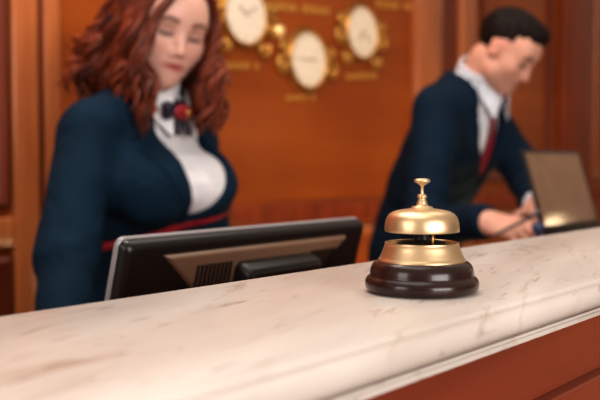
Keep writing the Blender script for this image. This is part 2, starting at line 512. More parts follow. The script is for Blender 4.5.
# rail running the whole wall
wpanel(4, -0.8, wu(15), RAIL0, RAIL1, 0.026, M['trim'])
wpanel(5, wu(64), wu(415), RAIL0, RAIL1, 0.020, M['wall'])
wpanel(6, wu(474), wu(562), RAIL0, RAIL1, 0.020, M['wall'])
wpanel(7, wu(590), 14.0, RAIL0, RAIL1, 0.020, M['wall'])
# right pilaster: two pale strips with a dark recess between them
wpanel(8, wu(415), wu(439), 0.0, 3.0, 0.045, M['trim'])
wpanel(9, wu(439), wu(460), 0.0, 3.0, 0.012, M['trim_dark'], bevel=0.002)
wpanel(10, wu(460), wu(474), 0.0, 3.0, 0.040, M['trim'])
wpanel(11, wu(562), wu(590), 0.0, 3.0, 0.035, M['wall'])
# panel mouldings
wmold(12, -0.6, wu(13), RAIL1 + 0.02, 2.7, 0.05, 0.03, M['trim_dark'])
wmold(13, -0.6, wu(13), 0.15, RAIL0 - 0.02, 0.05, 0.03, M['trim_dark'])
wmold(14, wu(68), wu(411), 0.15, RAIL0 - 0.025, 0.05, 0.03, M['trim'])
wmold(15, wu(484), wu(553), RAIL1 + 0.05, 2.7, 0.05, 0.03, M['trim_dark'])
wmold(16, wu(484), wu(553), 0.15, RAIL0 - 0.025, 0.05, 0.03, M['trim'])
wmold(17, wu(596), 8.4, RAIL1 + 0.05, 2.7, 0.06, 0.03, M['trim'])
bpy.data.objects['floor']['kind'] = 'structure'
wpanel(1, -0.8, 14.0, 0.0, 0.12, 0.05, M['trim_dark'], name='baseboard')
bpy.data.objects['baseboard_1'].name = 'baseboard_back'

# ------------------------------------------------------------------ reception counter
N0, N1 = 0.2687, 0.500
def counter_profile():
    p = [(N1, ZT - 0.030), (N1, ZT - 0.004), (N1 - 0.001, ZT - 0.0012), (N1 - 0.004, ZT), (N0 + 0.0012, ZT),
         (N0, ZT - 0.0008), (N0 - 0.0004, ZT - 0.0022), (N0 - 0.002, ZT - 0.0030)]
    c = (N0 - 0.003, ZT - 0.0118); r = 0.0092
    for k in range(0, 13):
        a = radians(90 + 15 * k)
        p.append((c[0] + r * 1.25 * cos(a) if True else 0, c[1] + r * sin(a)))
    p += [(N0 + 0.0030, ZT - 0.0212), (N0 + 0.0030, ZT - 0.0226), (N0 - 0.0050, ZT - 0.0232), (N0 - 0.0054, ZT - 0.0242), (N0 - 0.0050, ZT - 0.0254),
          (N0 + 0.0030, ZT - 0.0258), (N0 + 0.0036, ZT - 0.0272), (N0 - 0.0005, ZT - 0.0280), (N0 - 0.0005, ZT - 0.0315), (N0 + 0.022, ZT - 0.0315), (N0 + 0.022, ZT - 0.030)]
    return p
mb = MB().sweep(counter_profile(), -0.9, 2.75)
o = mb.build('marble_countertop', M['marble'], origin=W(0.8, 0.38, ZT - 0.0315), angle=0.75)
tag(o, 'long cream veined marble countertop with rounded moulded edge under the brass bell', 'countertop')

root = empty('reception_counter', W(0.8, 0.4, 0), 'red-brown wooden reception counter front below the marble top', 'counter')
MB().wbox(-0.88, 2.72, N0 + 0.016, N0 + 0.05, 0.0, ZT - 0.0317).build('front_panel', M['front'], root, bevel=0.002)
MB().wbox(-0.88, 2.72, N1 - 0.03, N1 - 0.012, 0.0, ZT - 0.0317).build('back_panel', M['front'], root, bevel=0.002)
MB().wbox(-0.88, 2.72, N0 + 0.004, N0 + 0.017, 0.0, ZT - 0.088).build('lower_panel', M['front'], root, bevel=0.003, seg=3)
MB().sweep([(N0 + 0.005, 0.0), (N0 - 0.012, 0.0), (N0 - 0.012, 0.10), (N0 - 0.004, 0.115), (N0 + 0.005, 0.118)], -0.88, 2.72).build('plinth', M['front'], root)

# desks behind the counter
root = empty('staff_desk', W(0.4, 0.86, 0), 'low wooden staff desk behind the counter carrying the flat monitor', 'desk')
MB().wbox(-0.85, 1.62, N1 + 0.004, 1.09, 0.735, 0.765).build('desk_top', M['desk'], root, bevel=0.004)
for u in (-0.82, 0.42, 1.57):
    MB().wbox(u, u + 0.03, N1 + 0.02, 1.02, 0, 0.735).build('side_panel', M['desk'], root, bevel=0.002)
ZR = 0.995
root = empty('raised_desk', W(2.25, 0.72, 0), 'raised dark wooden desk beneath the open laptop and the hands of the man', 'desk')
MB().wbox(1.66, 2.9, N1 + 0.004, 0.93, ZR - 0.03, ZR).build('desk_top', M['return_top'], root, bevel=0.004)
for u in (1.68, 2.84):
    MB().wbox(u, u + 0.03, N1 + 0.02, 0.90, 0, ZR - 0.03).build('side_panel', M['desk'], root, bevel=0.002)
MB().wbox(1.71, 2.84, N1 + 0.05, N1 + 0.07, 0.2, ZR - 0.03).build('modesty_panel', M['desk'], root, bevel=0.002)

# ------------------------------------------------------------------ service bell
BC = P(421.5, 292.0, 0.645); BC[2] = ZT
s_ = 0.000774
def prof(pts): return [(r * s_, (z * 1.05 if z < 30.5 else z + (1.5 if z < 54 else 2.6)) * s_) for r, z in pts]
bell = empty('service_bell', BC, 'brass reception call bell on a dark turned wooden base, on marble', 'bell')
pr = [(0, 0.3), (48.5, 0.3), (51.5, 0.6), (54.2, 1.8), (56.2, 4.4), (56.9, 7.4), (56.8, 10.0), (55.9, 12.4), (54.3, 14.2), (52.9, 15.2), (52.0, 16.2),
      (51.9, 17.6), (51.6, 20.0), (50.9, 23.0), (49.7, 25.8), (48.0, 27.8), (46.0, 29.2), (44.0, 29.9), (30, 29.9), (0, 29.9)]
MB().lathe(prof(pr), BC, seg=96).build('wooden_base', M['base_wood'], bell, angle=0.75)
pr = [(0, 29.4), (43.0, 29.4), (43.6, 30.0), (43.4, 31.2), (42.6, 32.2), (42.2, 32.6), (41.6, 34.0), (40.2, 37.0), (39.0, 40.0), (37.9, 43.2), (37.2, 45.4), (36.8, 46.0), (37.1, 46.8), (36.8, 48.0), (35.9, 48.4), (35.0, 47.6), (34.4, 38), (0, 37)]
MB().lathe(prof(pr), BC, seg=96).build('brass_ring', M['brass'], bell, angle=0.75)
pr = [(0, 37), (30, 37), (31, 38.5), (29, 44), (22, 49.5), (8, 51), (7, 56), (0, 56)]
MB().lathe(prof(pr), BC, seg=48).build('striker_plate', M['dark_metal'], bell, angle=0.7)
MB().tube([BC + np.array([7 * s_, -26 * s_, 43 * s_]), BC + np.array([7 * s_, -24 * s_, 66 * s_])], 1.2 * s_, 10).build('striker_pin', M['brass_dull'], bell, smooth=True)
pr = [(34.8, 58.6), (36.0, 57.9), (36.9, 57.9), (37.2, 58.8), (37.1, 62.0), (36.7, 66.0), (35.9, 70.0), (34.4, 73.2), (32.2, 75.6), (29.4, 77.3), (26.0, 78.6), (21, 79.6), (16, 80.3), (12.5, 80.8), (11.2, 81.0), (10.8, 82.0), (10.0, 82.9), (7, 83.2), (0, 83.2)]
inner = [(0, 79), (10, 78.4), (22, 75.8), (29, 72.4), (33, 68), (34.4, 63), (34.6, 58.4)]
MB().lathe(prof(inner + pr), BC, seg=96).build('dome', M['brass'], bell, angle=1.0)
pr = [(0, 82.6), (8.0, 82.8), (6.4, 83.8), (5.6, 85.0), (5.2, 86.6), (4.9, 88.2), (3.8, 89.6), (3.8, 90.8), (4.8, 91.8), (4.9, 93.2), (4.0, 94.8), (2.4, 95.4), (0, 95.4)]
MB().lathe(prof(pr), BC, seg=32).build('collar', M['brass'], bell, angle=0.9)
pr = [(0, 94), (1.8, 94), (1.6, 97), (1.6, 103.0), (2.6, 104.2), (4.2, 105.2), (4.8, 106.2), (7.2, 107.0), (8.2, 108.2), (8.0, 109.4), (6.8, 110.2), (4.6, 110.8), (2, 111.0), (0, 111.0)]
MB().lathe(prof(pr), BC, seg=32).build('plunger_button', M['brass'], bell, angle=0.9)

# ------------------------------------------------------------------ flat monitor behind the counter
A0 = P(119.5, 239.5, 0.864); A1 = P(361, 217.5, 1.218)
ma = A1 - A0; ma[2] = 0; MW = np.linalg.norm(ma); ma /= MW
mb0 = np.array([ma[1], -ma[0], 0]); t15 = radians(15)
mup = ZA * cos(t15) + mb0 * sin(t15); mbk = mb0 * cos(t15) - ZA * sin(t15)
A0[2] = A1[2] = (A0[2] + A1[2]) / 2
def MP(s, t, w): return A0 + ma * s + mup * t + mbk * w
MHH = 0.285
foot = MP(MW / 2, -MHH, -0.0); foot = np.array([foot[0], foot[1], 0.765])
mon = empty('computer_monitor', foot, 'black flat computer monitor seen from behind with silver rim, in front of the woman', 'monitor')
def rrect(s0, s1, t0, t1, r, n=5):
    out = []
    for cx, cy, a in ((s1 - r, t1 - r, 0), (s0 + r, t1 - r, 90), (s0 + r, t0 + r, 180), (s1 - r, t0 + r, 270)):
        for k in range(n + 1):
            q = radians(a + 90 * k / n); out.append((cx + r * cos(q), cy + r * sin(q)))
    return out
def loft(rings, caps=True):
    """rings: list of (outline, w)"""
    V = []; Fc = []
    m = len(rings[0][0])
    for out, w in rings:
        V += [MP(a, b, w) for a, b in out]
    for i in range(len(rings) - 1):
        for k in range(m):
            k2 = (k + 1) % m
            Fc.append((i * m + k, i * m + k2, (i + 1) * m + k2, (i + 1) * m + k))
    Fc.append(tuple(range(m - 1, -1, -1))); Fc.append(tuple((len(rings) - 1) * m + k for k in range(m)))
    return MB().add(V, Fc)
def inset(d, r): return rrect(d, MW - d, -MHH + d, -d, max(r - d, 0.002))
loft([(inset(0.0015, 0.010), -0.0085), (inset(0, 0.010), -0.007), (inset(0, 0.010), -0.002), (inset(0.001, 0.010), -0.001)]).build('silver_frame', M['silver'], mon, angle=0.6)
loft([(inset(0.0015, 0.010), -0.002), (inset(0.002, 0.010), 0.006), (inset(0.004, 0.012), 0.010), (inset(0.0075, 0.014), 0.0125), (inset(0.011, 0.016), 0.0130)]).build('back_shell', M['black_plastic'], mon, angle=0.5)
MB().prism([MP(0.012, -MHH + 0.012, -0.0090), MP(MW - 0.012, -MHH + 0.012, -0.0090), MP(MW - 0.012, -0.012, -0.0090), MP(0.012, -0.012, -0.0090)], mbk * 0.002).build('screen', M['black_plastic'], mon)
# raised centre of the back; its slanted sides trace the edge of a reflection
def mon_s(px):
    k = (px - 300.0) / F
    return (k * A0[1] - A0[0]) / (ma[0] - k * ma[1])
qx0, qx1 = mon_s(161), mon_s(193)
qs = (qx1 - qx0) / 0.040
pb = [(qx0 + qs * 0.13, -0.150), (qx0, -0.0200), (MW - qx0, -0.0200), (MW - qx0 - qs * 0.13, -0.150)]
pa = [(pb[0][0] - 0.006, -0.153), (pb[1][0] - 0.008, -0.0170), (pb[2][0] + 0.008, -0.0170), (pb[3][0] + 0.006, -0.153)]
loft([(pa, 0.0125), (pb, 0.0205)]).build('raised_back', M['reflected_brown'], mon, bevel=0.002, seg=3)
for p0, p1 in ((189, 226), (304, 330)):
    s0, s1 = mon_s(p0), mon_s(p1)
    mb = MB()
    nslot = 9
    for k in range(nslot):
        q0 = s0 + (s1 - s0) * (k + 0.15) / nslot
        wd = (s1 - s0) / nslot * 0.55
        mb.box(MP(q0, -0.090, 0.0210), ma * wd, mup * 0.058, mbk * 0.0011)
    mb.build('vent', M['black_plastic'], mon)
sc0, sc1 = mon_s(229), mon_s(305)
loft([(rrect(sc0, sc1, -0.20, -0.034, 0.010), 0.018), (rrect(sc0, sc1, -0.20, -0.034, 0.010), 0.034), (rrect(sc0 + 0.002, sc1 - 0.002, -0.198, -0.037, 0.010), 0.042), (rrect(sc0 + 0.007, sc1 - 0.007, -0.195, -0.043, 0.008), 0.046)]).build('mount_housing', M['black_plastic'], mon, angle=0.5)
c0 = MP(MW / 2, -0.16, 0.05); cb = np.array([c0[0], c0[1], 0.775])
MB().box(np.array([c0[0], c0[1], 0]) - ma * 0.03 + ZA * 0.772 - mb0 * 0.01, ma * 0.06, mb0 * 0.02, ZA * (c0[2] - 0.772)).build('stand_neck', M['black_plastic'], mon, bevel=0.004)
MB().lathe([(0.10, 0.766), (0.105, 0.770), (0.10, 0.776), (0.03, 0.780), (0, 0.780)], (c0[0], c0[1], 0), seg=40).build('stand_foot', M['black_plastic'], mon, angle=0.6)

# ------------------------------------------------------------------ open laptop on the raised desk
LU0, LU1 = 1.852, 2.192
lap = empty('open_laptop', W((LU0 + LU1) / 2, 0.70, ZR), 'open laptop with dark bezel and brown reflecting screen beside the man', 'laptop')
MB().wbox(LU0, LU1, 0.60, 0.826, ZR + 0.002, ZR + 0.020).build('keyboard_base', M['black_plastic'], lap, bevel=0.004)
mb = MB()
for r in range(5):
    for k in range(13):
        mb.wbox(LU0 + 0.02 + k * 0.0232, LU0 + 0.02 + k * 0.0232 + 0.019, 0.69 + r * 0.022, 0.69 + r * 0.022 + 0.018, ZR + 0.020, ZR + 0.022)
mb.build('keys', M['black_plastic'], lap)
lt = radians(17)
lup = ZA * cos(lt) + NA * sin(lt); lnm = -NA * cos(lt) + ZA * sin(lt)
L0 = W(LU0, 0.818, ZR + 0.018)
LH = 0.238
MB().box(L0, UA * (LU1 - LU0), lup * LH, -lnm * 0.008).build('lid', M['black_plastic'], lap, bevel=0.003)
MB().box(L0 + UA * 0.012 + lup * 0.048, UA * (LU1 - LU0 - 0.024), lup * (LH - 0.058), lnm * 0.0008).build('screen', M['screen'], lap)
MB().tube([W(LU0 + 0.03, 0.822, ZR + 0.018), W(LU1 - 0.03, 0.822, ZR + 0.018)], 0.005, 10).build('hinge', M['black_plastic'], lap, smooth=True)

# ------------------------------------------------------------------ wall clocks
WM = -NA                                                      # out of the wall
def spiral(c, r0, r1, a0, turns, n=26, off=0.012):
    pts = []
    for i in range(n):
        t = i / (n - 1); r = r0 + (r1 - r0) * t; a = a0 + turns * 2 * pi * t
        pts.append(c + UA * (r * cos(a)) + ZA * (r * sin(a)) + WM * off)
    return pts
clocks = [(243, 14.5, 0.098, (10, 10), 'round cream wall clock in gold surround, half hidden above the hair of the woman'),
          (306, 60.0, 0.100, (2, 45), 'round cream wall clock in gold surround, middle and lowest of the three'),
          (360, 32.5, 0.100, (7, 20), 'round cream wall clock in gold surround nearest the man, beside the pale pilaster')]
for ci, (px, py, R, tm, lab) in enumerate(clocks):
    c = on_wall(px, py, WN + 0.03 - 0.002)
    ck = empty('wall_clock', c, lab, 'clock', 'three gold wall clocks')
    MB().lathe([(R * 1.22, 0.0), (R * 1.23, 0.004), (R * 1.20, 0.008), (R * 1.16, 0.007), (R * 1.14, 0.0)], c, UA, ZA, WM, 64).build('gold_surround', M['bronze'], ck, angle=0.8)
    MB().lathe([(R * 1.12, 0.0), (R * 1.12, 0.016), (R * 1.08, 0.022), (R * 1.03, 0.021), (R * 1.0, 0.014), (R * 1.0, 0.0)], c, UA, ZA, WM, 64).build('rim', M['brass_dull'], ck, angle=0.8)
    MB().lathe([(R * 1.005, 0.0), (R * 1.005, 0.0135), (0, 0.0150)], c, UA, ZA, WM, 64).build('dial', M['dial'], ck)
    for k in range(12):
        a = k * pi / 6; d = UA * sin(a) + ZA * cos(a); e = UA * cos(a) - ZA * sin(a)
        MB().box(c + d * (R * 0.80) - e * 0.0018 + WM * 0.0138, d * (R * 0.11), e * 0.0036, WM * 0.0012).build('hour_mark', M['black_ink'], ck)
    for nm, ang, ln, wd in (('hour_hand', (tm[0] + tm[1] / 60) * pi / 6, 0.5, 0.004), ('minute_hand', tm[1] * pi / 30, 0.74, 0.0026)):
        d = UA * sin(ang) + ZA * cos(ang); e = UA * cos(ang) - ZA * sin(ang)
        b0 = c + WM * 0.0165
        MB().prism([b0 - e * wd / 2 - d * 0.01, b0 + e * wd / 2 - d * 0.01, b0 + e * wd * 0.7 + d * R * ln * 0.6, b0 + d * R * ln, b0 - e * wd * 0.7 + d * R * ln * 0.6], WM * 0.001).build(nm, M['black_ink'], ck)
    # scroll leaves on both sides and below
    for sg in (-1, 1):
        mb = MB()
        for (ou, oz, r0, tr, a0) in ((1.38, -0.32, 0.036, 1.25, 1.8), (1.40, 0.34, 0.032, 1.2, -1.4)) + (((0.95, -1.10, 0.032, 1.2, 2.6),) if ci != 1 else ()):
            cc = c + UA * (sg * ou * R) + ZA * (oz * R)
            pts = spiral(cc, r0, 0.004, pi - a0 if sg > 0 else a0, -tr * sg)
            mb.tube(pts, [0.0085 - 0.004 * i / 25 for i in range(26)], 8)
            mb.lathe([(0.010, 0), (0.0085, 0.018), (0, 0.022)], cc, UA, ZA, WM, 12)
        mb.build('scroll_ornament', M['brass_dull'], ck, smooth=True)

# bright gold disc added to stand for a lamp highlight between two clocks
c = on_wall(277, 32, WN + 0.028)
o = MB().lathe([(0.026, 0), (0.026, 0.01), (0.022, 0.022), (0.012, 0.030), (0, 0.032)], c, UA, ZA, WM, 32).build('highlight_disc', plain('highlight_gold', (1.0, 0.70, 0.30), 0.3, metal=0.6), origin=c, angle=0.7)
tag(o, 'small gold disc added as a highlight on the wall between the left and middle clocks', 'added highlight')

# rows of raised gilt lettering, too soft in the photo to be read: strokes only
def letters(px0, px1, py0, py1, hpx, nlet, lab, seed):
    rnd = random.Random(seed)
    a = on_wall(px0, py0, WN + 0.03); b = on_wall(px1, py1, WN + 0.03)
    d = b - a; L = np.linalg.norm(d); d /= L
    hh = hpx * np.linalg.norm(a[:2]) / F
    up = ZA
    step = L / nlet
    root = empty('gilt_lettering', (a + b) / 2, lab, 'lettering', 'gilt lettering on the wall')
    for k in range(nlet):
        if nlet > 6 and k % 7 == 5: continue
        mb = MB()
        q = a + d * (k * step)
        w = step * 0.62
        st = 0.010
        mb.box(q - up * hh / 2, d * st, up * hh, WM * 0.006)
        if rnd.random() < 0.6: mb.box(q + d * (w - st) - up * hh / 2, d * st, up * hh, WM * 0.006)
        for v in rnd.sample([-0.5, -0.1, 0.5 - 0.010 / hh], 2):
            mb.box(q + up * (v * hh), d * w, up * 0.009, WM * 0.0058)
        mb.build('letter', M['gilt'], root)
letters(272, 334, 6, 12, 8, 13, 'row of blurred gilt letters on the wall above the middle clock', 1)
letters(226, 259, 66, 66, 7, 7, 'short row of gilt letters on the wall under the left clock', 2)
letters(286, 316, 98, 97, 5, 5, 'faint short row of gilt letters on the wall under the middle clock', 3)
letters(346, 378, 77, 75, 6, 6, 'short row of gilt letters on the wall under the clock nearest the man', 4)
letters(376, 412, 4, 7, 7, 8, 'row of gilt letters on the wall beside the pale pilaster, above all else', 5)

# ------------------------------------------------------------------ people
SKIN_W = np.array([0.72, 0.42, 0.33]); SKIN_M = np.array([0.62, 0.32, 0.23])

def head_prims(H, s=1.0, male=False):
    g = lambda l, f, u: H(l * s, f * s, u * s)
    e = lambda c, r: ell(g(*c), [x * s for x in r], H.R)
    L = []
    L.append((e((0, -0.012, 0.040), (0.073, 0.094, 0.082)), 0.0))
    L.append((e((0, 0.026, -0.020), (0.062, 0.066, 0.085)), 0.04))
    jw = 0.050 if male else 0.049
    L.append((e((0, 0.040, -0.070), (jw, 0.050, 0.040)), 0.035))
    L.append((ball(g(0, 0.076, -0.096), 0.019 * s), 0.03))
    for q in (-1, 1):
        L.append((ball(g(q * 0.040, 0.058, -0.028), (0.024 if male else 0.027) * s), 0.03))
        L.append((ball(g(q * 0.046, 0.020, -0.070), (0.020 if male else 0.018) * s), 0.03))
    L.append((cone(g(-0.034, 0.074, 0.020), g(0.034, 0.074, 0.020), 0.016 * s, 0.016 * s), 0.03))
    L.append((e((0, 0.060, 0.045), (0.052, 0.034, 0.040)), 0.03))
    return L

def add_head(V, H, s=1.0, male=False):
    g = lambda l, f, u: H(l * s, f * s, u * s)
    e = lambda c, r: ell(g(*c), [x * s for x in r], H.R)
    for p, k in head_prims(H, s, male): V.add(p, k * s)
    for q in (-1, 1):
        V.cut(ball(g(q * 0.032, 0.104, 0.001), 0.017 * s), 0.014 * s)
    for q in (-1, 1):
        V.add(ball(g(q * 0.032, 0.0735, 0.000), 0.0145 * s), 0.006 * s)
        V.add(cone(g(q * 0.018, 0.085, -0.0045), g(q * 0.046, 0.078, -0.0035), 0.0028 * s, 0.0022 * s), 0.004 * s)
    nb = 0.0090 if male else 0.0065
    V.add(cone(g(0, 0.088, 0.012), g(0, 0.1095, -0.034), nb * s, (nb + 0.002) * s), 0.014 * s)
    for q in (-1, 1):
        V.add(ball(g(q * 0.0105, 0.097, -0.0395), 0.0070 * s), 0.008 * s)
    # lips
    V.add(e((0, 0.076, -0.064), (0.030, 0.020, 0.022)), 0.016 * s)
    V.add(cone(g(-0.024, 0.0860, -0.0620), g(0, 0.0940, -0.0605), 0.0036 * s, 0.0045 * s), 0.006 * s)
    V.add(cone(g(0.024, 0.0860, -0.0620), g(0, 0.0940, -0.0605), 0.0036 * s, 0.0045 * s), 0.006 * s)
    V.add(cone(g(-0.018, 0.0860, -0.0690), g(0.018, 0.0860, -0.0690), 0.0045 * s, 0.0045 * s), 0.006 * s)
    V.add(e((0, 0.0915, -0.0695), (0.013, 0.006, 0.0050)), 0.006 * s)
    V.cut(cone(g(-0.024, 0.0975, -0.0650), g(0.024, 0.0975, -0.0650), 0.0016 * s, 0.0016 * s), 0.005 * s)
    # ears
    for q in (-1, 1):
        V.add(e((q * 0.074, -0.006, -0.006), (0.009, 0.019, 0.031)), 0.010 * s)
        V.cut(e((q * 0.084, -0.002, -0.002), (0.006, 0.010, 0.018)), 0.006 * s)

def add_hand(V, w, d, palm, side, curl=0.5, s=1.0, spread=0.10):
    """w wrist point, d towards the fingertips, palm = palm-facing direction, side = towards the thumb"""
    d = np.array(d, float); d /= np.linalg.norm(d)
    palm = np.array(palm, float); palm -= d * palm.dot(d); palm /= np.linalg.norm(palm)
    th = np.cross(d, palm)
    if th.dot(side) < 0: th = -th
    q = lambda a, b, c: w + d * (a * s) + th * (b * s) + palm * (c * s)
    R = np.array([d, th, palm])
    V.add(cone(w - d * 0.03 * s, q(0.02, 0, 0), 0.024 * s, 0.026 * s), 0.02)
    V.add(ell(q(0.050, 0.0, 0.0), (0.050 * s, 0.040 * s, 0.016 * s), R), 0.02)
    V.add(ell(q(0.036, 0.022, 0.008), (0.032 * s, 0.017 * s, 0.014 * s), R), 0.012)
    for i, (b, ln, r) in enumerate(((0.030, 0.074, 0.0088), (0.010, 0.082, 0.0092), (-0.011, 0.077, 0.0088), (-0.030, 0.060, 0.0078))):
        p = q(0.084 - 0.008 * abs(i - 1), b, -0.002)
        ang = curl * (0.45 + 0.10 * i); sp = spread * (1.5 - i) * 0.5
        fd = d * cos(sp) + th * sin(sp)
        for k, f in enumerate((0.46, 0.30, 0.24)):
            v = fd * cos(ang) + palm * sin(ang)
            p2 = p + v * (ln * f * s)
            V.add(cone(p, p2, r * s * (1 - 0.10 * k), r * s * (0.92 - 0.11 * k)), 0.006)
            p = p2; ang += curl * (0.75 if k == 0 else 0.5)
    p = q(0.026, 0.030, 0.008)
    v = d * 0.62 + th * 0.66 + palm * 0.35
    for k, (ln, r) in enumerate(((0.038, 0.0115), (0.030, 0.0098), (0.022, 0.0086))):
        v = v / np.linalg.norm(v)
        p2 = p + v * ln * s
        V.add(cone(p, p2, r * s, r * 0.9 * s), 0.008)
        p = p2; v = v + d * 0.30 * curl + palm * 0.25 * curl

def tint_body(me, H, base, male, s=1.0):
    n = len(me.vertices)
    co = np.empty(n * 3, np.float32); me.vertices.foreach_get('co', co); co = co.reshape(-1, 3)
    l, f, u = H.loc(co[:, 0], co[:, 1], co[:, 2]); l = l / s; f = f / s; u = u / s
    c = np.tile(base, (n, 1))
    g = lambda d, w: np.exp(-(np.maximum(d, 0) / w) ** 2)[:, None]
    def mix(c, t, col): return c * (1 - t) + np.array(col) * t
    front = (f > 0.045)
    al = np.abs(l)
    # cheeks, nose tip, ears
    d = np.sqrt((al - 0.042) ** 2 + (u + 0.035) ** 2); c = mix(c, g(d, 0.022) * 0.35 * front[:, None], (base[0] * 1.0, base[1] * 0.70, base[2] * 0.70))
    d = np.sqrt(l ** 2 + (u + 0.038) ** 2 + (f - 0.11) ** 2); c = mix(c, g(d, 0.016) * 0.3, (base[0] * 0.98, base[1] * 0.72, base[2] * 0.7))
    c = mix(c, ((al > 0.070) & (f < 0.03) & (u < 0.04))[:, None] * 0.35, (base[0], base[1] * 0.66, base[2] * 0.62))
    # lips
    t = np.clip(1.6 - np.sqrt((al / 0.0350) ** 2 + ((u + 0.0655) / 0.0110) ** 2) * 1.6, 0, 1)[:, None] * front[:, None]
    c = mix(c, t * (0.5 if male else 1.0), (0.36, 0.070, 0.065))
    # brows, thickened on the man to take in the brow shadow
    bt = 0.0062 if male else 0.0042
    arch = 0.0225 + 0.004 * np.clip((al - 0.015) / 0.02, 0, 1) - 0.008 * np.clip((al - 0.038) / 0.014, 0, 1)
    t = (front & (al > 0.013) & (al < 0.052)) * np.exp(-((u - arch) / bt) ** 2)
    c = mix(c, t[:, None] * (0.95 if male else 0.92), (0.030, 0.015, 0.010) if male else (0.09, 0.034, 0.020))
    # lash line of the lowered lid
    ll = -0.0065 + 0.25 * np.abs(al - 0.032) * 0.3
    t = (front & (np.abs(al - 0.032) < 0.0155)) * np.exp(-((u - ll) / 0.0048) ** 2)
    c = mix(c, t[:, None] * 0.92, (0.03, 0.016, 0.013))
    # lid crease, its shade put into the skin colour
    t = (front & (np.abs(al - 0.032) < 0.018)) * np.exp(-((u - 0.008) / 0.007) ** 2)
    c = mix(c, t[:, None] * 0.45, (base[0] * 0.55, base[1] * 0.42, base[2] * 0.4))
    if male:   # stubble
        t = np.clip((-0.040 - u) / 0.02, 0, 1) * (f > 0.0) * (al < 0.07) * (u > -0.125)
        c = mix(c, (t * 0.22)[:, None], (0.22, 0.14, 0.12))
    a = me.attributes.new('Tint', 'FLOAT_COLOR', 'POINT')
    a.data.foreach_set('color', np.concatenate([c, np.ones((n, 1))], 1).astype(np.float32).ravel())

# ---- woman ----------------------------------------------------------------
wN = P(153, 106, 1.76)
T = Fr(wN, 58, 14, 0)
H = Fr(P(163, 24.5, 1.72), 34, 20, 8)
shR, shL = T(-0.156, -0.012, -0.066), T(0.156, -0.012, -0.066)
elR, wrR = P(68, 250, 1.53), P(61, 358, 1.38)
elL, wrL = P(205, 242, 1.82), P(222, 342, 1.62)
waist = T(0, -0.015, -0.36)
hipc = waist + np.array([0.0, 0.0, -0.16]) - T.f * 0.01
HF = Fr(hipc, 58)
kneeR, kneeL = HF(-0.095, 0.02, -0.36), HF(0.095, 0.02, -0.36)
ankR, ankL = HF(-0.095, -0.01, -hipc[2] + 0.09), HF(0.095, -0.01, -hipc[2] + 0.09)

def torso_w(V, off=0.0, arms=True, bust=1.0):
    V.add(ell(T(0, -0.005, -0.17), (0.140, 0.098, 0.175), T.R), 0.02, off)
    V.add(cone(T(-0.125, -0.015, -0.062), T(0.125, -0.015, -0.062), 0.045, 0.045), 0.06, off)
    V.add(cone(T(-0.050, -0.012, -0.012), T(0.050, -0.012, -0.012), 0.042, 0.042), 0.05, off)
    V.add(ell(T(0, -0.012, -0.34), (0.122, 0.092, 0.12), T.R), 0.06, off)
    for q in (-1, 1):
        V.add(ell(T(q * 0.070, 0.092, -0.150), (0.070 * bust, 0.074 * bust, 0.068 * bust), T.R), 0.035, off)
    V.add(ell(hipc, (0.170, 0.120, 0.15), HF.R), 0.06, off)

Vw = Vol((-0.80, 0.95, -0.02), (0.05, 2.10, 1.66), 0.0042)
torso_w(Vw)
Vw.add(cone(T(0, -0.005, -0.03), H(0, -0.020, -0.055), 0.053, 0.050), 0.03)
for a, b, c in ((shR, elR, wrR), (shL, elL, wrL)):
    Vw.add(cone(a, b, 0.046, 0.038), 0.03); Vw.add(cone(b, c, 0.037, 0.026), 0.02)
for k, a in ((kneeR, ankR), (kneeL, ankL)):
    hp = k + np.array([0, 0, 0.30])
    Vw.add(cone(hp, k, 0.085, 0.052), 0.04); Vw.add(cone(k, a, 0.052, 0.034), 0.03)
    Vw.add(cone(a - ZA * 0.045, a + HF.f * 0.13 - ZA * 0.062, 0.036, 0.026), 0.02)
add_head(Vw, H)
hd = np.array([0.30, -0.80, -0.40])
add_hand(Vw, wrR, hd, -ZA * 0.6 + UA * 0.4 , np.array([1, 0, 0.1]), 0.45)
add_hand(Vw, wrL, np.array([-0.12, -0.85, -0.25]), -ZA * 0.6, np.array([-1, 0, 0.1]), 0.45)
me = Vw.mesh('woman_body')
tint_body(me, H, SKIN_W, False)
wroot = np.array([hipc[0], hipc[1], 0.0])
woman = link('person', me, M['skin'], None, wroot)
tag(woman, 'woman with long wavy auburn hair in navy jacket with white shirt, looking down', 'person')

LOW, HIGH = (-0.80, 0.95, 0.02), (0.05, 2.10, 1.60)
def vol(z0, z1, h=0.005): return Vol((-0.82, 1.15, z0), (0.05, 2.12, z1), h)
# shirt
Vs = vol(0.95, 1.50)
torso_w(Vs, 0.006)
Vs.keep(lambda x, y, z: -(T.loc(x, y, z)[2] + 0.42))
shirt = link('shirt', Vs.mesh('shirt'), M['white'], woman)
def collar_band(T, H, back, r, t0, t1, mat, who, h=0.003):
    a = T(0, -0.005, -0.03); b = H(*back); ax = b - a; L = np.linalg.norm(ax); ax /= L
    p0, p1 = a + ax * L * t0, a + ax * L * t1
    V = Vol(tuple(np.minimum(p0, p1) - 0.11), tuple(np.maximum(p0, p1) + 0.11), h)
    V.add(cone(p0 - ax * 0.05, p1 + ax * 0.05, r + 0.004, r), 0)
    V.cut(cone(p0 - ax * 0.12, p1 + ax * 0.12, r - 0.004, r - 0.007))
    def slab(x, y, z):
        t = (x - p0[0]) * ax[0] + (y - p0[1]) * ax[1] + (z - p0[2]) * ax[2]
        return np.maximum(-t, t - np.linalg.norm(p1 - p0))
    V.keep(slab)
    return link('collar_band', V.mesh('collar_band'), mat, who)
collar_band(T, H, (0, -0.020, -0.055), 0.060, 0.05, 0.62, M['white'], woman)
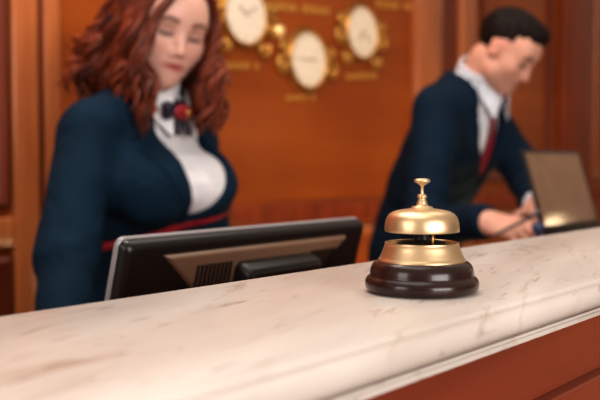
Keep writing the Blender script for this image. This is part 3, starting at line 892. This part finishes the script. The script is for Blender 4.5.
# shirt collar wings: folded flaps on either side of the knot
for q in (-1, 1):
    tri = [T(q * 0.020, 0.066, 0.030), T(q * 0.066, 0.020, 0.046), T(q * 0.072, 0.045, -0.005), T(q * 0.036, 0.098, -0.045)]
    MB().prism(tri, T.f * 0.006 + T.l * q * 0.003).build('collar_wing', M['white'], woman, bevel=0.002)
# buttons on the placket
for k in range(3):
    b = T(0.0, 0.0, -0.10 - 0.05 * k)

# jacket
Vj = vol(0.72, 1.50)
torso_w(Vj, 0.017)
def vcut(T, top, bot, wtop, wbot, fmin, curve=0.0, lshift=0.0, lside=1):
    def fn(x, y, z):
        l, f, u = T.loc(x, y, z)
        t = np.clip((top - u) / (top - bot), 0, 1)
        half = wtop + (wbot - wtop) * t + curve * np.sin(t * pi)
        half = half + lshift * np.sin(t * pi) * (l * lside > 0)
        d = np.maximum(np.abs(l) - half, bot - u)
        return np.maximum(d, fmin - f)
    c = T(0, 0.10, (top + bot) / 2)
    return fn, (c - 0.32, c + 0.32)
def folds(x, y, z):
    return 0.0026 * np.sin(38 * z + 21 * x + 5 * np.sin(17 * y)) * np.sin(16 * x - 22 * z + 13 * y)
Vlap = Vj.copy(); Vlap.warp(folds)
Vj.cut(vcut(T, 0.08, -0.232, 0.066, 0.004, 0.015, 0.030, 0.030))
for a, b, c in ((shR, elR, wrR), (shL, elL, wrL)):
    Vj.add(cone(a, b, 0.060, 0.056), 0.04); Vj.add(cone(b, c, 0.056, 0.043), 0.03)
Vj.warp(folds)
def wrist_plane(c, b, back):
    d = c - b; d /= np.linalg.norm(d)
    p = c - d * back
    return (lambda x, y, z: -((x - p[0]) * d[0] + (y - p[1]) * d[1] + (z - p[2]) * d[2])), (p - 0.06, p + 0.12)
for b, c in ((elR, wrR), (elL, wrL)):
    fn, bb = wrist_plane(c, b, 0.0)
    lim = c
    def near(x, y, z, fn=fn, c=c): return np.maximum(fn(x, y, z), np.sqrt((x - c[0]) ** 2 + (y - c[1]) ** 2 + (z - c[2]) ** 2) - 0.10)
    Vj.cut((near, bb))
Vj.keep(lambda x, y, z: (T.loc(x, y, z)[2] - 0.045) + 0 * x)
jacket = link('jacket', Vj.mesh('jacket', 3), M['navy'], woman)
# lapels: a raised band either side of the opening
for q in (-1, 1):
    V = Vlap.copy(); V.D = V.D - 0.005
    def band(x, y, z, q=q):
        l, f, u = T.loc(x, y, z)
        t = np.clip((0.08 + 0 * u - u) / 0.312, 0, 1)
        half = 0.066 + (0.004 - 0.066) * t + (0.030 if q < 0 else 0.060) * np.sin(t * pi)
        wd = 0.058 * np.sin(np.clip((u + 0.232) / 0.24, 0, 1) * pi * 0.62) + 0.002
        ll = l * q
        d = np.maximum(half - 0.002 - ll, ll - half - wd)
        notch = np.maximum(np.abs(u + 0.045 + (ll - half) * 0.4) - 0.006, half + 0.028 - ll)
        d = np.maximum(d, -notch)
        d = np.maximum(d, np.maximum(u - 0.02, -0.232 - u))
        return np.maximum(d, 0.0 - f)
    V.keep(band)
    link('lapel', V.mesh('lapel', 3), M['navy'], woman)
# belt
bn = ZA * 0.975 + T.l * 0.20 * -1.0 + T.f * -0.06; bn /= np.linalg.norm(bn)
bc = P(150, 240, 1.66)
Vb = vol(0.92, 1.20); torso_w(Vb, 0.017); Vb.warp(folds); Vb.D = Vb.D - 0.005
Vb.keep(lambda x, y, z: np.abs((x - bc[0]) * bn[0] + (y - bc[1]) * bn[1] + (z - bc[2]) * bn[2]) - 0.0085)
belt = link('belt', Vb.mesh('belt'), M['red'], woman)
belt['label'] = 'thin bright red belt'
# skirt
Vk = Vol((-0.80, 1.1, 0.40), (0.10, 2.1, 1.06), 0.007)
Vk.add(ell(hipc, (0.170, 0.120, 0.15), HF.R), 0.06, 0.012)
for k in (kneeR, kneeL):
    Vk.add(cone(k + ZA * 0.30, k, 0.085, 0.062), 0.10, 0.012)
Vk.keep(lambda x, y, z: (0.50 - z) + 0 * x + 0 * y)
link('skirt', Vk.mesh('skirt'), M['navy'], woman)
# neck scarf with knot
Vn = vol(1.22, 1.45, 0.004)
def torus(c, R_, nrm, R0, r):
    def fn(x, y, z):
        l, f, u = T.loc(x, y, z)
        l0, f0, u0 = T.loc(*c)
        rr = np.sqrt((l - l0) ** 2 + (f - f0) ** 2) - R0
        return np.sqrt(rr * rr + ((u - u0) * 0.6) ** 2) - r
    return fn, (np.array(c) - R0 - r, np.array(c) + R0 + r)
sc = T(0, 0.004, 0.012)
Vn.add(torus(sc, None, None, 0.0615, 0.0085), 0)
kn = T(-0.012, 0.088, 0.006)
for q in (-1, 1):
    Vn.add(cone(kn + T.l * q * 0.006, kn + T.l * q * 0.044 + T.u * 0.008, 0.007, 0.012), 0.004)
    Vn.add(cone(kn + T.l * q * 0.006, kn + T.l * q * 0.042 - T.u * 0.010, 0.007, 0.010), 0.010)
    Vn.add(cone(kn + T.l * q * 0.004 - T.u * 0.005, kn + T.l * q * 0.018 - T.u * 0.040 + T.f * 0.014, 0.006, 0.009), 0.006)
Vn.add(cone(kn - T.f * 0.02, kn, 0.016, 0.012), 0.01)
link('neck_scarf', Vn.mesh('neck_scarf'), M['scarf'], woman)
Vn = vol(1.22, 1.45, 0.003)
Vn.add(ell(kn + T.f * 0.008, (0.019, 0.013, 0.017), T.R), 0)
Vn.add(ell(kn + T.f * 0.006 - T.l * 0.020, (0.014, 0.009, 0.012), T.R), 0.008)
Vn.add(ell(kn + T.f * 0.006 + T.l * 0.020, (0.014, 0.009, 0.012), T.R), 0.008)
kt = link('scarf_knot', Vn.mesh('scarf_knot'), M['scarf_red'], woman); kt['label'] = 'dark red scarf knot'
Vn = vol(1.22, 1.45, 0.002)
Vn.add(ell(kn + T.f * 0.020, (0.008, 0.004, 0.010), T.R), 0)
link('brooch', Vn.mesh('brooch'), M['gold_cloth'], woman)
for k, a in ((0, ankR), (1, ankL)):
    V = Vol(tuple(a - 0.2), tuple(a + 0.25), 0.006)
    V.add(cone(a - ZA * 0.045 - HF.f * 0.02, a + HF.f * 0.135 - ZA * 0.060, 0.042, 0.030), 0.0)
    V.keep(lambda x, y, z: np.maximum(0.002 - z, z - 0.075) + 0 * x + 0 * y)
    link('shoe', V.mesh('shoe'), M['shoe'], woman)

# hair: a cap on the skull and many wavy locks
Vh = Vol(tuple(H.o - 0.2), tuple(H.o + 0.2), 0.005)
Vh.add(ell(H(0, -0.016, 0.040), (0.084, 0.104, 0.094), H.R), 0)
Vh.add(ell(H(0, -0.040, -0.020), (0.082, 0.075, 0.105), H.R), 0.04)
def facehole(x, y, z):
    l, f, u = H.loc(x, y, z)
    return np.maximum(np.maximum(np.abs(l) / 0.058 - 1, (u - 0.075) / 0.09) * 0.055 + 0 * f, 0.030 - f)
Vh.cut((facehole, (H.o - 0.2, H.o + 0.2)), 0.01)
hcap = Vh.mesh('hair')
rnd = random.Random(11)
mbh = MB()
def lock(pts, r, amp, waves, ph, taper=0.45, n=30):
    """bezier through control points with a helical wave"""
    pts = [np.array(p, float) for p in pts]
    m = len(pts) - 1
    path = []
    for i in range(n):
        t = i / (n - 1)
        b = [p for p in pts]
        for k in range(m):
            b = [b[j] * (1 - t) + b[j + 1] * t for j in range(len(b) - 1)]
        path.append(b[0])
    out = []; rad = []
    for i, p in enumerate(path):
        t = i / (n - 1)
        tg = path[min(i + 1, n - 1)] - path[max(i - 1, 0)]; tg /= np.linalg.norm(tg) + 1e-9
        a = np.cross(tg, [0.2, -1, 0.1]); a /= np.linalg.norm(a) + 1e-9; b2 = np.cross(tg, a)
        e = amp * min(1, max(0, (t - 0.18) / 0.35))
        w = waves * 2 * pi * t + ph
        out.append(p + a * e * cos(w) + b2 * e * sin(w))
        rad.append(r * (1 - (1 - taper) * t ** 2) * min(1, 0.45 + 4 * t) * (1 - 0.75 * max(0, (t - 0.85) / 0.15)))
    return out, rad
def G(px, py, Y): return P(px, py, Y)
SHADE = []
def add_lock(root, side, end, r=0.011, amp=0.012, waves=2.6):
    """a curl of several strands that wave together"""
    p = H(*root); s_d = H(*side)
    wv = waves * rnd.uniform(0.85, 1.25); ph = rnd.uniform(0, 6.28); tone = rnd.random()
    for j in range(5):
        jit = lambda a: np.array([rnd.uniform(-a, a) for _ in range(3)])
        sd = s_d + jit(0.006); en = end + jit(0.010)
        mid = sd * 0.45 + en * 0.55 + np.array([0, 0, 0.01]) + (sd - H.o) * 0.08
        a, rr = lock([p + jit(0.004), p * 0.35 + sd * 0.65 + (p - H.o) * 0.22, sd, mid, en + np.array([0, 0, 0.035]), en],
                     r * rnd.uniform(0.40, 0.62), amp * rnd.uniform(0.75, 1.2), wv * rnd.uniform(0.96, 1.04), ph + rnd.uniform(-0.5, 0.5), 0.5, 26)
        k = len(mbh.V); mbh.tube(a, rr, 5, 0.8)
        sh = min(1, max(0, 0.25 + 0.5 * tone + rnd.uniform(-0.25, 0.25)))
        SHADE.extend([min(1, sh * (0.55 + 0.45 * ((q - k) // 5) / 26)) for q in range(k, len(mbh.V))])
# her right side: the broad mass hanging behind the near shoulder
for i in range(58):
    t = rnd.random(); v = rnd.random()
    root = (-0.012 - 0.03 * rnd.random(), 0.075 - 0.15 * t, 0.122 - 0.05 * abs(t - 0.4))
    side = (-0.086 - 0.012 * v, 0.036 - 0.115 * t, 0.02 - 0.05 * rnd.random())
    ex = 146 - 58 * t + rnd.uniform(-12, 12)
    ey = 103 + (rnd.uniform(-28, 8) if t > 0.35 else rnd.uniform(-15, 26))
    add_lock(root, side, G(ex, ey, 1.64 + 0.14 * t + rnd.uniform(-0.02, 0.03)), rnd.uniform(0.008, 0.014), rnd.uniform(0.009, 0.017), 2.4)
# wisps flying out at the far left
for ex, ey in ((72, 62), (68, 90), (70, 99), (76, 80), (82, 70), (88, 96), (80, 102), (94, 78), (96, 60), (98, 90), (104, 100)):
    add_lock((-0.03, -0.05, 0.11), (-0.092, -0.065 + rnd.uniform(-0.02, 0.03), -0.03), G(ex, ey, 1.76 + rnd.uniform(-0.03, 0.03)), rnd.uniform(0.006, 0.010), 0.014, 2.6)
# front locks falling over the lapel
for ex, ey in ((150, 138), (146, 128), (154, 126), (140, 120), (156, 116), (135, 112), (147, 108)):
    add_lock((-0.015, 0.085, 0.10), (-0.083, 0.062 + rnd.uniform(-0.012, 0.012), -0.02), G(ex, ey, 1.60 + rnd.uniform(-0.01, 0.02)), rnd.uniform(0.008, 0.011), 0.010, 2.2)
# her left side
for i in range(46):
    t = rnd.random(); v = rnd.random()
    root = (0.006 + 0.03 * rnd.random(), 0.080 - 0.15 * t, 0.122 - 0.05 * abs(t - 0.4))
    side = (0.092 + 0.014 * v, 0.040 - 0.10 * t, 0.02 - 0.05 * rnd.random())
    ex = 208 + 12 * rnd.uniform(-1, 1) + 4 * t
    ey = rnd.uniform(88, 134)
    add_lock(root, side, G(ex, ey, 1.66 + 0.14 * t + rnd.uniform(-0.02, 0.03)), rnd.uniform(0.008, 0.013), rnd.uniform(0.009, 0.016), 2.6)
# back of the head
for i in range(34):
    t = rnd.uniform(-1, 1)
    root = (0.05 * t, -0.05 - 0.04 * rnd.random(), 0.105)
    side = (0.075 * t, -0.125, 0.0)
    add_lock(root, side, G(148 + 48 * t, rnd.uniform(95, 125), 1.88 + rnd.uniform(-0.02, 0.02)), rnd.uniform(0.010, 0.014), 0.013, 2.4)
k0 = len(mbh.V)
vv = np.empty(len(hcap.vertices) * 3, np.float32); hcap.vertices.foreach_get('co', vv)
mbh.add(list(vv.reshape(-1, 3).astype(float)), [tuple(p.vertices) for p in hcap.polygons])
bpy.data.meshes.remove(hcap)
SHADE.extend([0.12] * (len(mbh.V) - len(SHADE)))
hme = pymesh('hair', mbh.V, mbh.F)
at = hme.attributes.new('Shade', 'FLOAT', 'POINT'); at.data.foreach_set('value', np.array(SHADE, np.float32))
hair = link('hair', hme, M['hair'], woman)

# ---- man ------------------------------------------------------------------
mN = P(474, 90, 2.46)
TM = Fr(mN, 55, 24, 0)
HM = Fr(P(505, 50, 2.37), 58, 38, 0)
msR, msL = TM(-0.168, -0.010, -0.080), TM(0.172, -0.010, -0.076)
meR, mwR = P(424, 226, 2.22), P(484, 222, 1.96)
meL, mwL = P(530, 180, 2.44), P(537, 205, 2.13)
mwaist = TM(0, -0.01, -0.40)
mhip = mwaist + np.array([0, 0, -0.15]) - TM.f * 0.02
MF = Fr(mhip, 55)
mkR, mkL = MF(-0.10, 0.03, -0.40), MF(0.10, 0.03, -0.40)
maR, maL = MF(-0.11, -0.01, -mhip[2] + 0.09), MF(0.11, -0.01, -mhip[2] + 0.09)
def torso_m(V, off=0.0):
    V.add(ell(TM(0, 0.0, -0.19), (0.150, 0.108, 0.20), TM.R), 0.02, off)
    V.add(cone(TM(-0.130, -0.010, -0.070), TM(0.130, -0.010, -0.070), 0.046, 0.046), 0.06, off)
    V.add(cone(TM(-0.055, -0.010, -0.010), TM(0.055, -0.010, -0.010), 0.048, 0.048), 0.05, off)
    V.add(ell(TM(0, -0.005, -0.36), (0.132, 0.100, 0.15), TM.R), 0.06, off)
    V.add(ell(mhip, (0.155, 0.115, 0.15), MF.R), 0.06, off)
Vm = Vol((0.0, 1.68, -0.02), (0.98, 2.98, 1.70), 0.0046)
torso_m(Vm)
Vm.add(cone(TM(0, -0.005, -0.03), HM(0, -0.028, -0.050), 0.058, 0.051), 0.03)
for a, b, c in ((msR, meR, mwR), (msL, meL, mwL)):
    Vm.add(cone(a, b, 0.050, 0.041), 0.03); Vm.add(cone(b, c, 0.041, 0.029), 0.02)
for k, a in ((mkR, maR), (mkL, maL)):
    Vm.add(cone(k + ZA * 0.34, k, 0.085, 0.056), 0.04); Vm.add(cone(k, a, 0.056, 0.038), 0.03)
    Vm.add(cone(a - ZA * 0.045, a + MF.f * 0.15 - ZA * 0.062, 0.038, 0.028), 0.02)
add_head(Vm, HM, 0.90, True)
add_hand(Vm, mwR, np.array([0.66, -0.46, -0.12]), np.array([0.2, 0.5, -0.8]), np.array([0.0, 0.5, 0.8]), 0.65, 0.95)
add_hand(Vm, mwL, np.array([0.02, -0.80, -0.36]), np.array([-0.3, 0.3, -0.8]), np.array([-0.3, -0.8, 0]), 0.8, 1.0)
me = Vm.mesh('man_body')
tint_body(me, HM, SKIN_M, True, 0.90)
man = link('person', me, M['skin'], None, np.array([mhip[0], mhip[1], 0.0]))
tag(man, 'dark-haired man in navy suit and red tie leaning over the desk, head bowed', 'person')

def volm(z0, z1, h=0.0055): return Vol((0.02, 1.70, z0), (0.98, 2.98, z1), h)
V = volm(0.92, 1.62)
torso_m(V, 0.006)
V.keep(lambda x, y, z: -(TM.loc(x, y, z)[2] + 0.46))
link('shirt', V.mesh('shirt'), M['white_man'], man)
collar_band(TM, HM, (0, -0.028, -0.050), 0.068, 0.0, 0.80, M['white_man'], man)
for q in (-1, 1):
    tri = [TM(q * 0.014, 0.092, 0.034), TM(q * 0.070, 0.036, 0.066), TM(q * 0.080, 0.045, 0.005), TM(q * 0.050, 0.110, -0.048)]
    MB().prism(tri, TM.f * 0.006 + TM.l * q * 0.003).build('collar_wing', M['white_man'], man, bevel=0.002)
for b, c in ((meR, mwR), (meL, mwL)):
    d = (c - b) / np.linalg.norm(c - b)
    V = Vol(tuple(c - 0.12), tuple(c + 0.12), 0.004)
    V.add(cone(c - d * 0.05, c + d * 0.012, 0.036, 0.035), 0)
    V.keep(lambda x, y, z: (x - c[0]) * d[0] + (y - c[1]) * d[1] + (z - c[2]) * d[2] - 0.016)
    link('shirt_cuff', V.mesh('shirt_cuff'), M['white_man'], man)
V = volm(0.66, 1.62)
torso_m(V, 0.020)
Vlap = V.copy(); Vlap.warp(folds)
V.cut(vcut(TM, 0.10, -0.250, 0.100, 0.004, 0.0, 0.010, 0.028, -1))
for a, b, c in ((msR, meR, mwR), (msL, meL, mwL)):
    V.add(cone(a, b, 0.066, 0.057), 0.04); V.add(cone(b, c, 0.056, 0.042), 0.03)
V.warp(folds)
for b, c in ((meR, mwR), (meL, mwL)):
    fn, bb = wrist_plane(c, b, -0.018 if c is mwR else 0.014)
    def near(x, y, z, fn=fn, c=c): return np.maximum(fn(x, y, z), np.sqrt((x - c[0]) ** 2 + (y - c[1]) ** 2 + (z - c[2]) ** 2) - 0.10)
    V.cut((near, bb))
V.keep(lambda x, y, z: TM.loc(x, y, z)[2] - 0.032)
link('jacket', V.mesh('jacket', 3), M['navy_man'], man)
for q in (-1, 1):
    V = Vlap.copy(); V.D = V.D - 0.005
    def band(x, y, z, q=q):
        l, f, u = TM.loc(x, y, z)
        t = np.clip((0.10 + 0 * u - u) / 0.35, 0, 1)
        half = 0.100 + (0.004 - 0.100) * t + (0.038 if q < 0 else 0.010) * np.sin(t * pi)
        wd = 0.066 * np.sin(np.clip((u + 0.250) / 0.26, 0, 1) * pi * 0.62) + 0.002
        ll = l * q
        d = np.maximum(half - 0.002 - ll, ll - half - wd)
        notch = np.maximum(np.abs(u + 0.040 + (ll - half) * 0.4) - 0.006, half + 0.032 - ll)
        d = np.maximum(d, -notch)
        d = np.maximum(d, np.maximum(u - 0.02, -0.250 - u))
        return np.maximum(d, 0.0 - f)
    V.keep(band)
    link('lapel', V.mesh('lapel', 3), M['navy_man'], man)
# tie lying on the shirt
V = volm(1.05, 1.50, 0.004)
torso_m(V, 0.013)
def tie_shape(x, y, z):
    l, f, u = TM.loc(x, y, z)
    t = np.clip((0.0 - u) / 0.25, 0, 1)
    d = np.abs(l) - (0.013 + 0.026 * t)
    return np.maximum(np.maximum(d, np.maximum(u - 0.0, -0.27 - u)), 0.02 - f)
V.keep(tie_shape)
V.add(ell(TM(0, 0.088, 0.016), (0.019, 0.014, 0.022), TM.R), 0.008)
link('tie', V.mesh('tie'), M['tie'], man)
# breast badge
bp = P(503, 136, 2.30)
V = Vol(tuple(bp - 0.25), tuple(bp + 0.25), 0.004)
torso_m(V, 0.026)
bl = TM.loc(*TM(0.105, 0.1, -0.150))
V.keep(lambda x, y, z: np.maximum(np.maximum(np.abs(TM.loc(x, y, z)[0] - 0.095) - 0.020, np.abs(TM.loc(x, y, z)[2] + 0.155) - 0.011), 0.02 - TM.loc(x, y, z)[1]))
pk = link('breast_badge', V.mesh('breast_badge'), M['tie'], man); pk['label'] = 'small dark red patch on the chest'
# trousers and shoes
V = Vol((0.0, 1.9, 0.03), (0.9, 3.0, 1.05), 0.008)
V.add(ell(mhip, (0.155, 0.115, 0.15), MF.R), 0.06, 0.012)
for k, a in ((mkR, maR), (mkL, maL)):
    V.add(cone(k + ZA * 0.34, k, 0.090, 0.072), 0.05, 0.008); V.add(cone(k, a, 0.072, 0.062), 0.03, 0.008)
V.keep(lambda x, y, z: 0.065 - z + 0 * x + 0 * y)
link('trousers', V.mesh('trousers'), M['navy_man'], man)
for a in (maR, maL):
    V = Vol(tuple(a - 0.2), tuple(a + 0.27), 0.006)
    V.add(cone(a - ZA * 0.045 - MF.f * 0.03, a + MF.f * 0.17 - ZA * 0.058, 0.046, 0.034), 0.0)
    V.keep(lambda x, y, z: np.maximum(0.002 - z, z - 0.10) + 0 * x + 0 * y)
    link('shoe', V.mesh('shoe'), M['shoe'], man)
# short hair
s = 0.90
V = Vol(tuple(HM.o - 0.2), tuple(HM.o + 0.22), 0.004)
V.add(ell(HM(0, -0.016 * s, 0.042 * s), (0.0765 * s, 0.098 * s, 0.086 * s), HM.R), 0)
V.add(ell(HM(0, 0.030 * s, 0.098 * s), (0.056 * s, 0.062 * s, 0.028 * s), HM.R), 0.03)
V.add(ell(HM(0, 0.064 * s, 0.088 * s), (0.046 * s, 0.022 * s, 0.022 * s), HM.R), 0.02)
V.warp(lambda x, y, z: 0.0022 * np.sin(260 * (TM.loc(x, y, z)[0]) + 3 * np.sin(60 * TM.loc(x, y, z)[1])))
def hairline(x, y, z):
    l, f, u = HM.loc(x, y, z); l = l / s; f = f / s; u = u / s
    # kept above a line: low at the nape, over the ears, up the temples, high on the brow
    line = np.where(f < -0.03, -0.052 - 0.2 * (f + 0.03), np.where(f < 0.012, -0.052 + (f + 0.03) / 0.042 * 0.070, np.where(f < 0.030, -0.020, np.where(f < 0.060, 0.018 + (f - 0.030) * 0.9, 0.064))))
    return (line - u) * 0.6
V.keep(hairline)
hme = V.mesh('hair', 2)
at = hme.attributes.new('Shade', 'FLOAT', 'POINT')
co = np.empty(len(hme.vertices) * 3, np.float32); hme.vertices.foreach_get('co', co); co = co.reshape(-1, 3)
l, f, u = HM.loc(co[:, 0], co[:, 1], co[:, 2])
at.data.foreach_set('value', (0.5 + 0.5 * np.sin(420 * l + 3 * np.sin(60 * f) + 40 * u)).astype(np.float32))
link('hair', hme, M['hair_man'], man)

# pen in his hand, small dark object by the other hand
pa, pb_ = P(494, 236, 1.86), P(541, 212, 1.90)
pen = empty('pen', pa, 'dark slim pen held in the hand of the man over the desk', 'pen')
MB().tube([pa, pa * 0.9 + pb_ * 0.1, pb_], [0.001, 0.004, 0.004], 10).build('barrel', M['pen'], pen, smooth=True)
e = (pb_ - pa) / np.linalg.norm(pb_ - pa)
MB().tube([pb_ - e * 0.03 + np.array([0, 0, 0.006]), pb_ - e * 0.002 + np.array([0, 0, 0.006]), pb_], 0.0012, 6).build('clip', M['silver'], pen, smooth=True)
bx = P(538, 230, 1.80); bx[2] = ZR
o = MB().lathe([(0.016, 0.0), (0.017, 0.003), (0.017, 0.026), (0.014, 0.034), (0.008, 0.040), (0.007, 0.056), (0.012, 0.064), (0.014, 0.072), (0.011, 0.081), (0.0, 0.084)], bx, UA, NA, ZA, 24, 1.1, 1.0).build('desk_stamp', M['blue_plastic'], origin=bx, angle=0.6)
tag(o, 'small dark blue object on the desk below the cuff of the man', 'desk item')

# ------------------------------------------------------------------ lights
def area(name, loc, target, size, power, col=(1, 1, 1), sy=None):
    L = bpy.data.lights.new(name, 'AREA'); L.energy = power; L.color = col
    L.shape = 'RECTANGLE'; L.size = size; L.size_y = sy or size
    o = bpy.data.objects.new(name, L); COL.objects.link(o); o.location = loc
    o.rotation_euler = (Vector(target) - Vector(loc)).to_track_quat('-Z', 'Y').to_euler()
    return o
area('window_light', (1.9, -2.1, 1.6), (0.15, 1.3, 1.12), 2.2, 105, (1.0, 0.97, 0.95), 1.4)
area('lobby_light_left', (-2.2, -1.2, 1.9), (-0.3, 1.6, 1.2), 1.2, 26, (1.0, 0.95, 0.92))
area('ceiling_light_front', (-0.2, 0.6, 2.9), (0.0, 0.9, 1.0), 1.2, 10, (1.0, 0.95, 0.90))
area('ceiling_light_staff', (0.6, 2.0, 2.9), (0.4, 2.0, 1.0), 1.0, 6, (1.0, 0.92, 0.82))
area('left_wall_fill', W(0.9, 1.3, 2.8), W(1.4, 2.0, 1.4), 0.8, 22, (1.0, 0.88, 0.80))  # added fill to lighten the left wall, not a known fixture
area('low_wall_fill', W(2.5, 1.05, 0.55), W(2.6, 2.0, 1.1), 0.7, 9, (1.0, 0.72, 0.38), 0.3)  # added fill, unseen behind the counter, brightens the lower wall
area('lobby_lamp', (2.86, 3.14, 1.47), (0.66, 1.95, 1.1), 0.13, 0.55, (1.0, 0.75, 0.45), 0.11)

w = bpy.data.worlds.new('lobby'); SC.world = w; w.use_nodes = True
nt = w.node_tree; bg = nt.nodes['Background']
tc = nt.nodes.new('ShaderNodeTexCoord'); sep = nt.nodes.new('ShaderNodeSeparateXYZ'); mr = nt.nodes.new('ShaderNodeMapRange')
mr.inputs['From Min'].default_value = -1; mr.inputs['From Max'].default_value = 1
rp = nt.nodes.new('ShaderNodeValToRGB')
el = rp.color_ramp.elements
el[0].position = 0.0; el[0].color = (0.10, 0.06, 0.04, 1)
el[1].position = 1.0; el[1].color = (0.85, 0.76, 0.66, 1)
k = el.new(0.47); k.color = (0.20, 0.11, 0.06, 1)
k = el.new(0.60); k.color = (0.42, 0.30, 0.22, 1)
nt.links.new(tc.outputs['Generated'], sep.inputs[0]); nt.links.new(sep.outputs['Z'], mr.inputs['Value']); nt.links.new(mr.outputs['Result'], rp.inputs['Fac']); nt.links.new(rp.outputs['Color'], bg.inputs['Color'])
bg.inputs['Strength'].default_value = 0.8

# ------------------------------------------------------------------ camera
cd = bpy.data.cameras.new('camera'); cam = bpy.data.objects.new('camera', cd); COL.objects.link(cam)
cam.location = (0, 0, CAMZ); cam.rotation_euler = (pi / 2 - TH, 0, 0)
cd.sensor_width = 36; cd.lens = 36 * F / 600; cd.clip_start = 0.02
cd.dof.use_dof = True; cd.dof.focus_distance = 0.70; cd.dof.aperture_fstop = 5.6
SC.camera = cam
SC.view_settings.view_transform = 'Standard'
SC.view_settings.look = 'None'
SC.view_settings.exposure = 0.22
SC.view_settings.gamma = 0.88
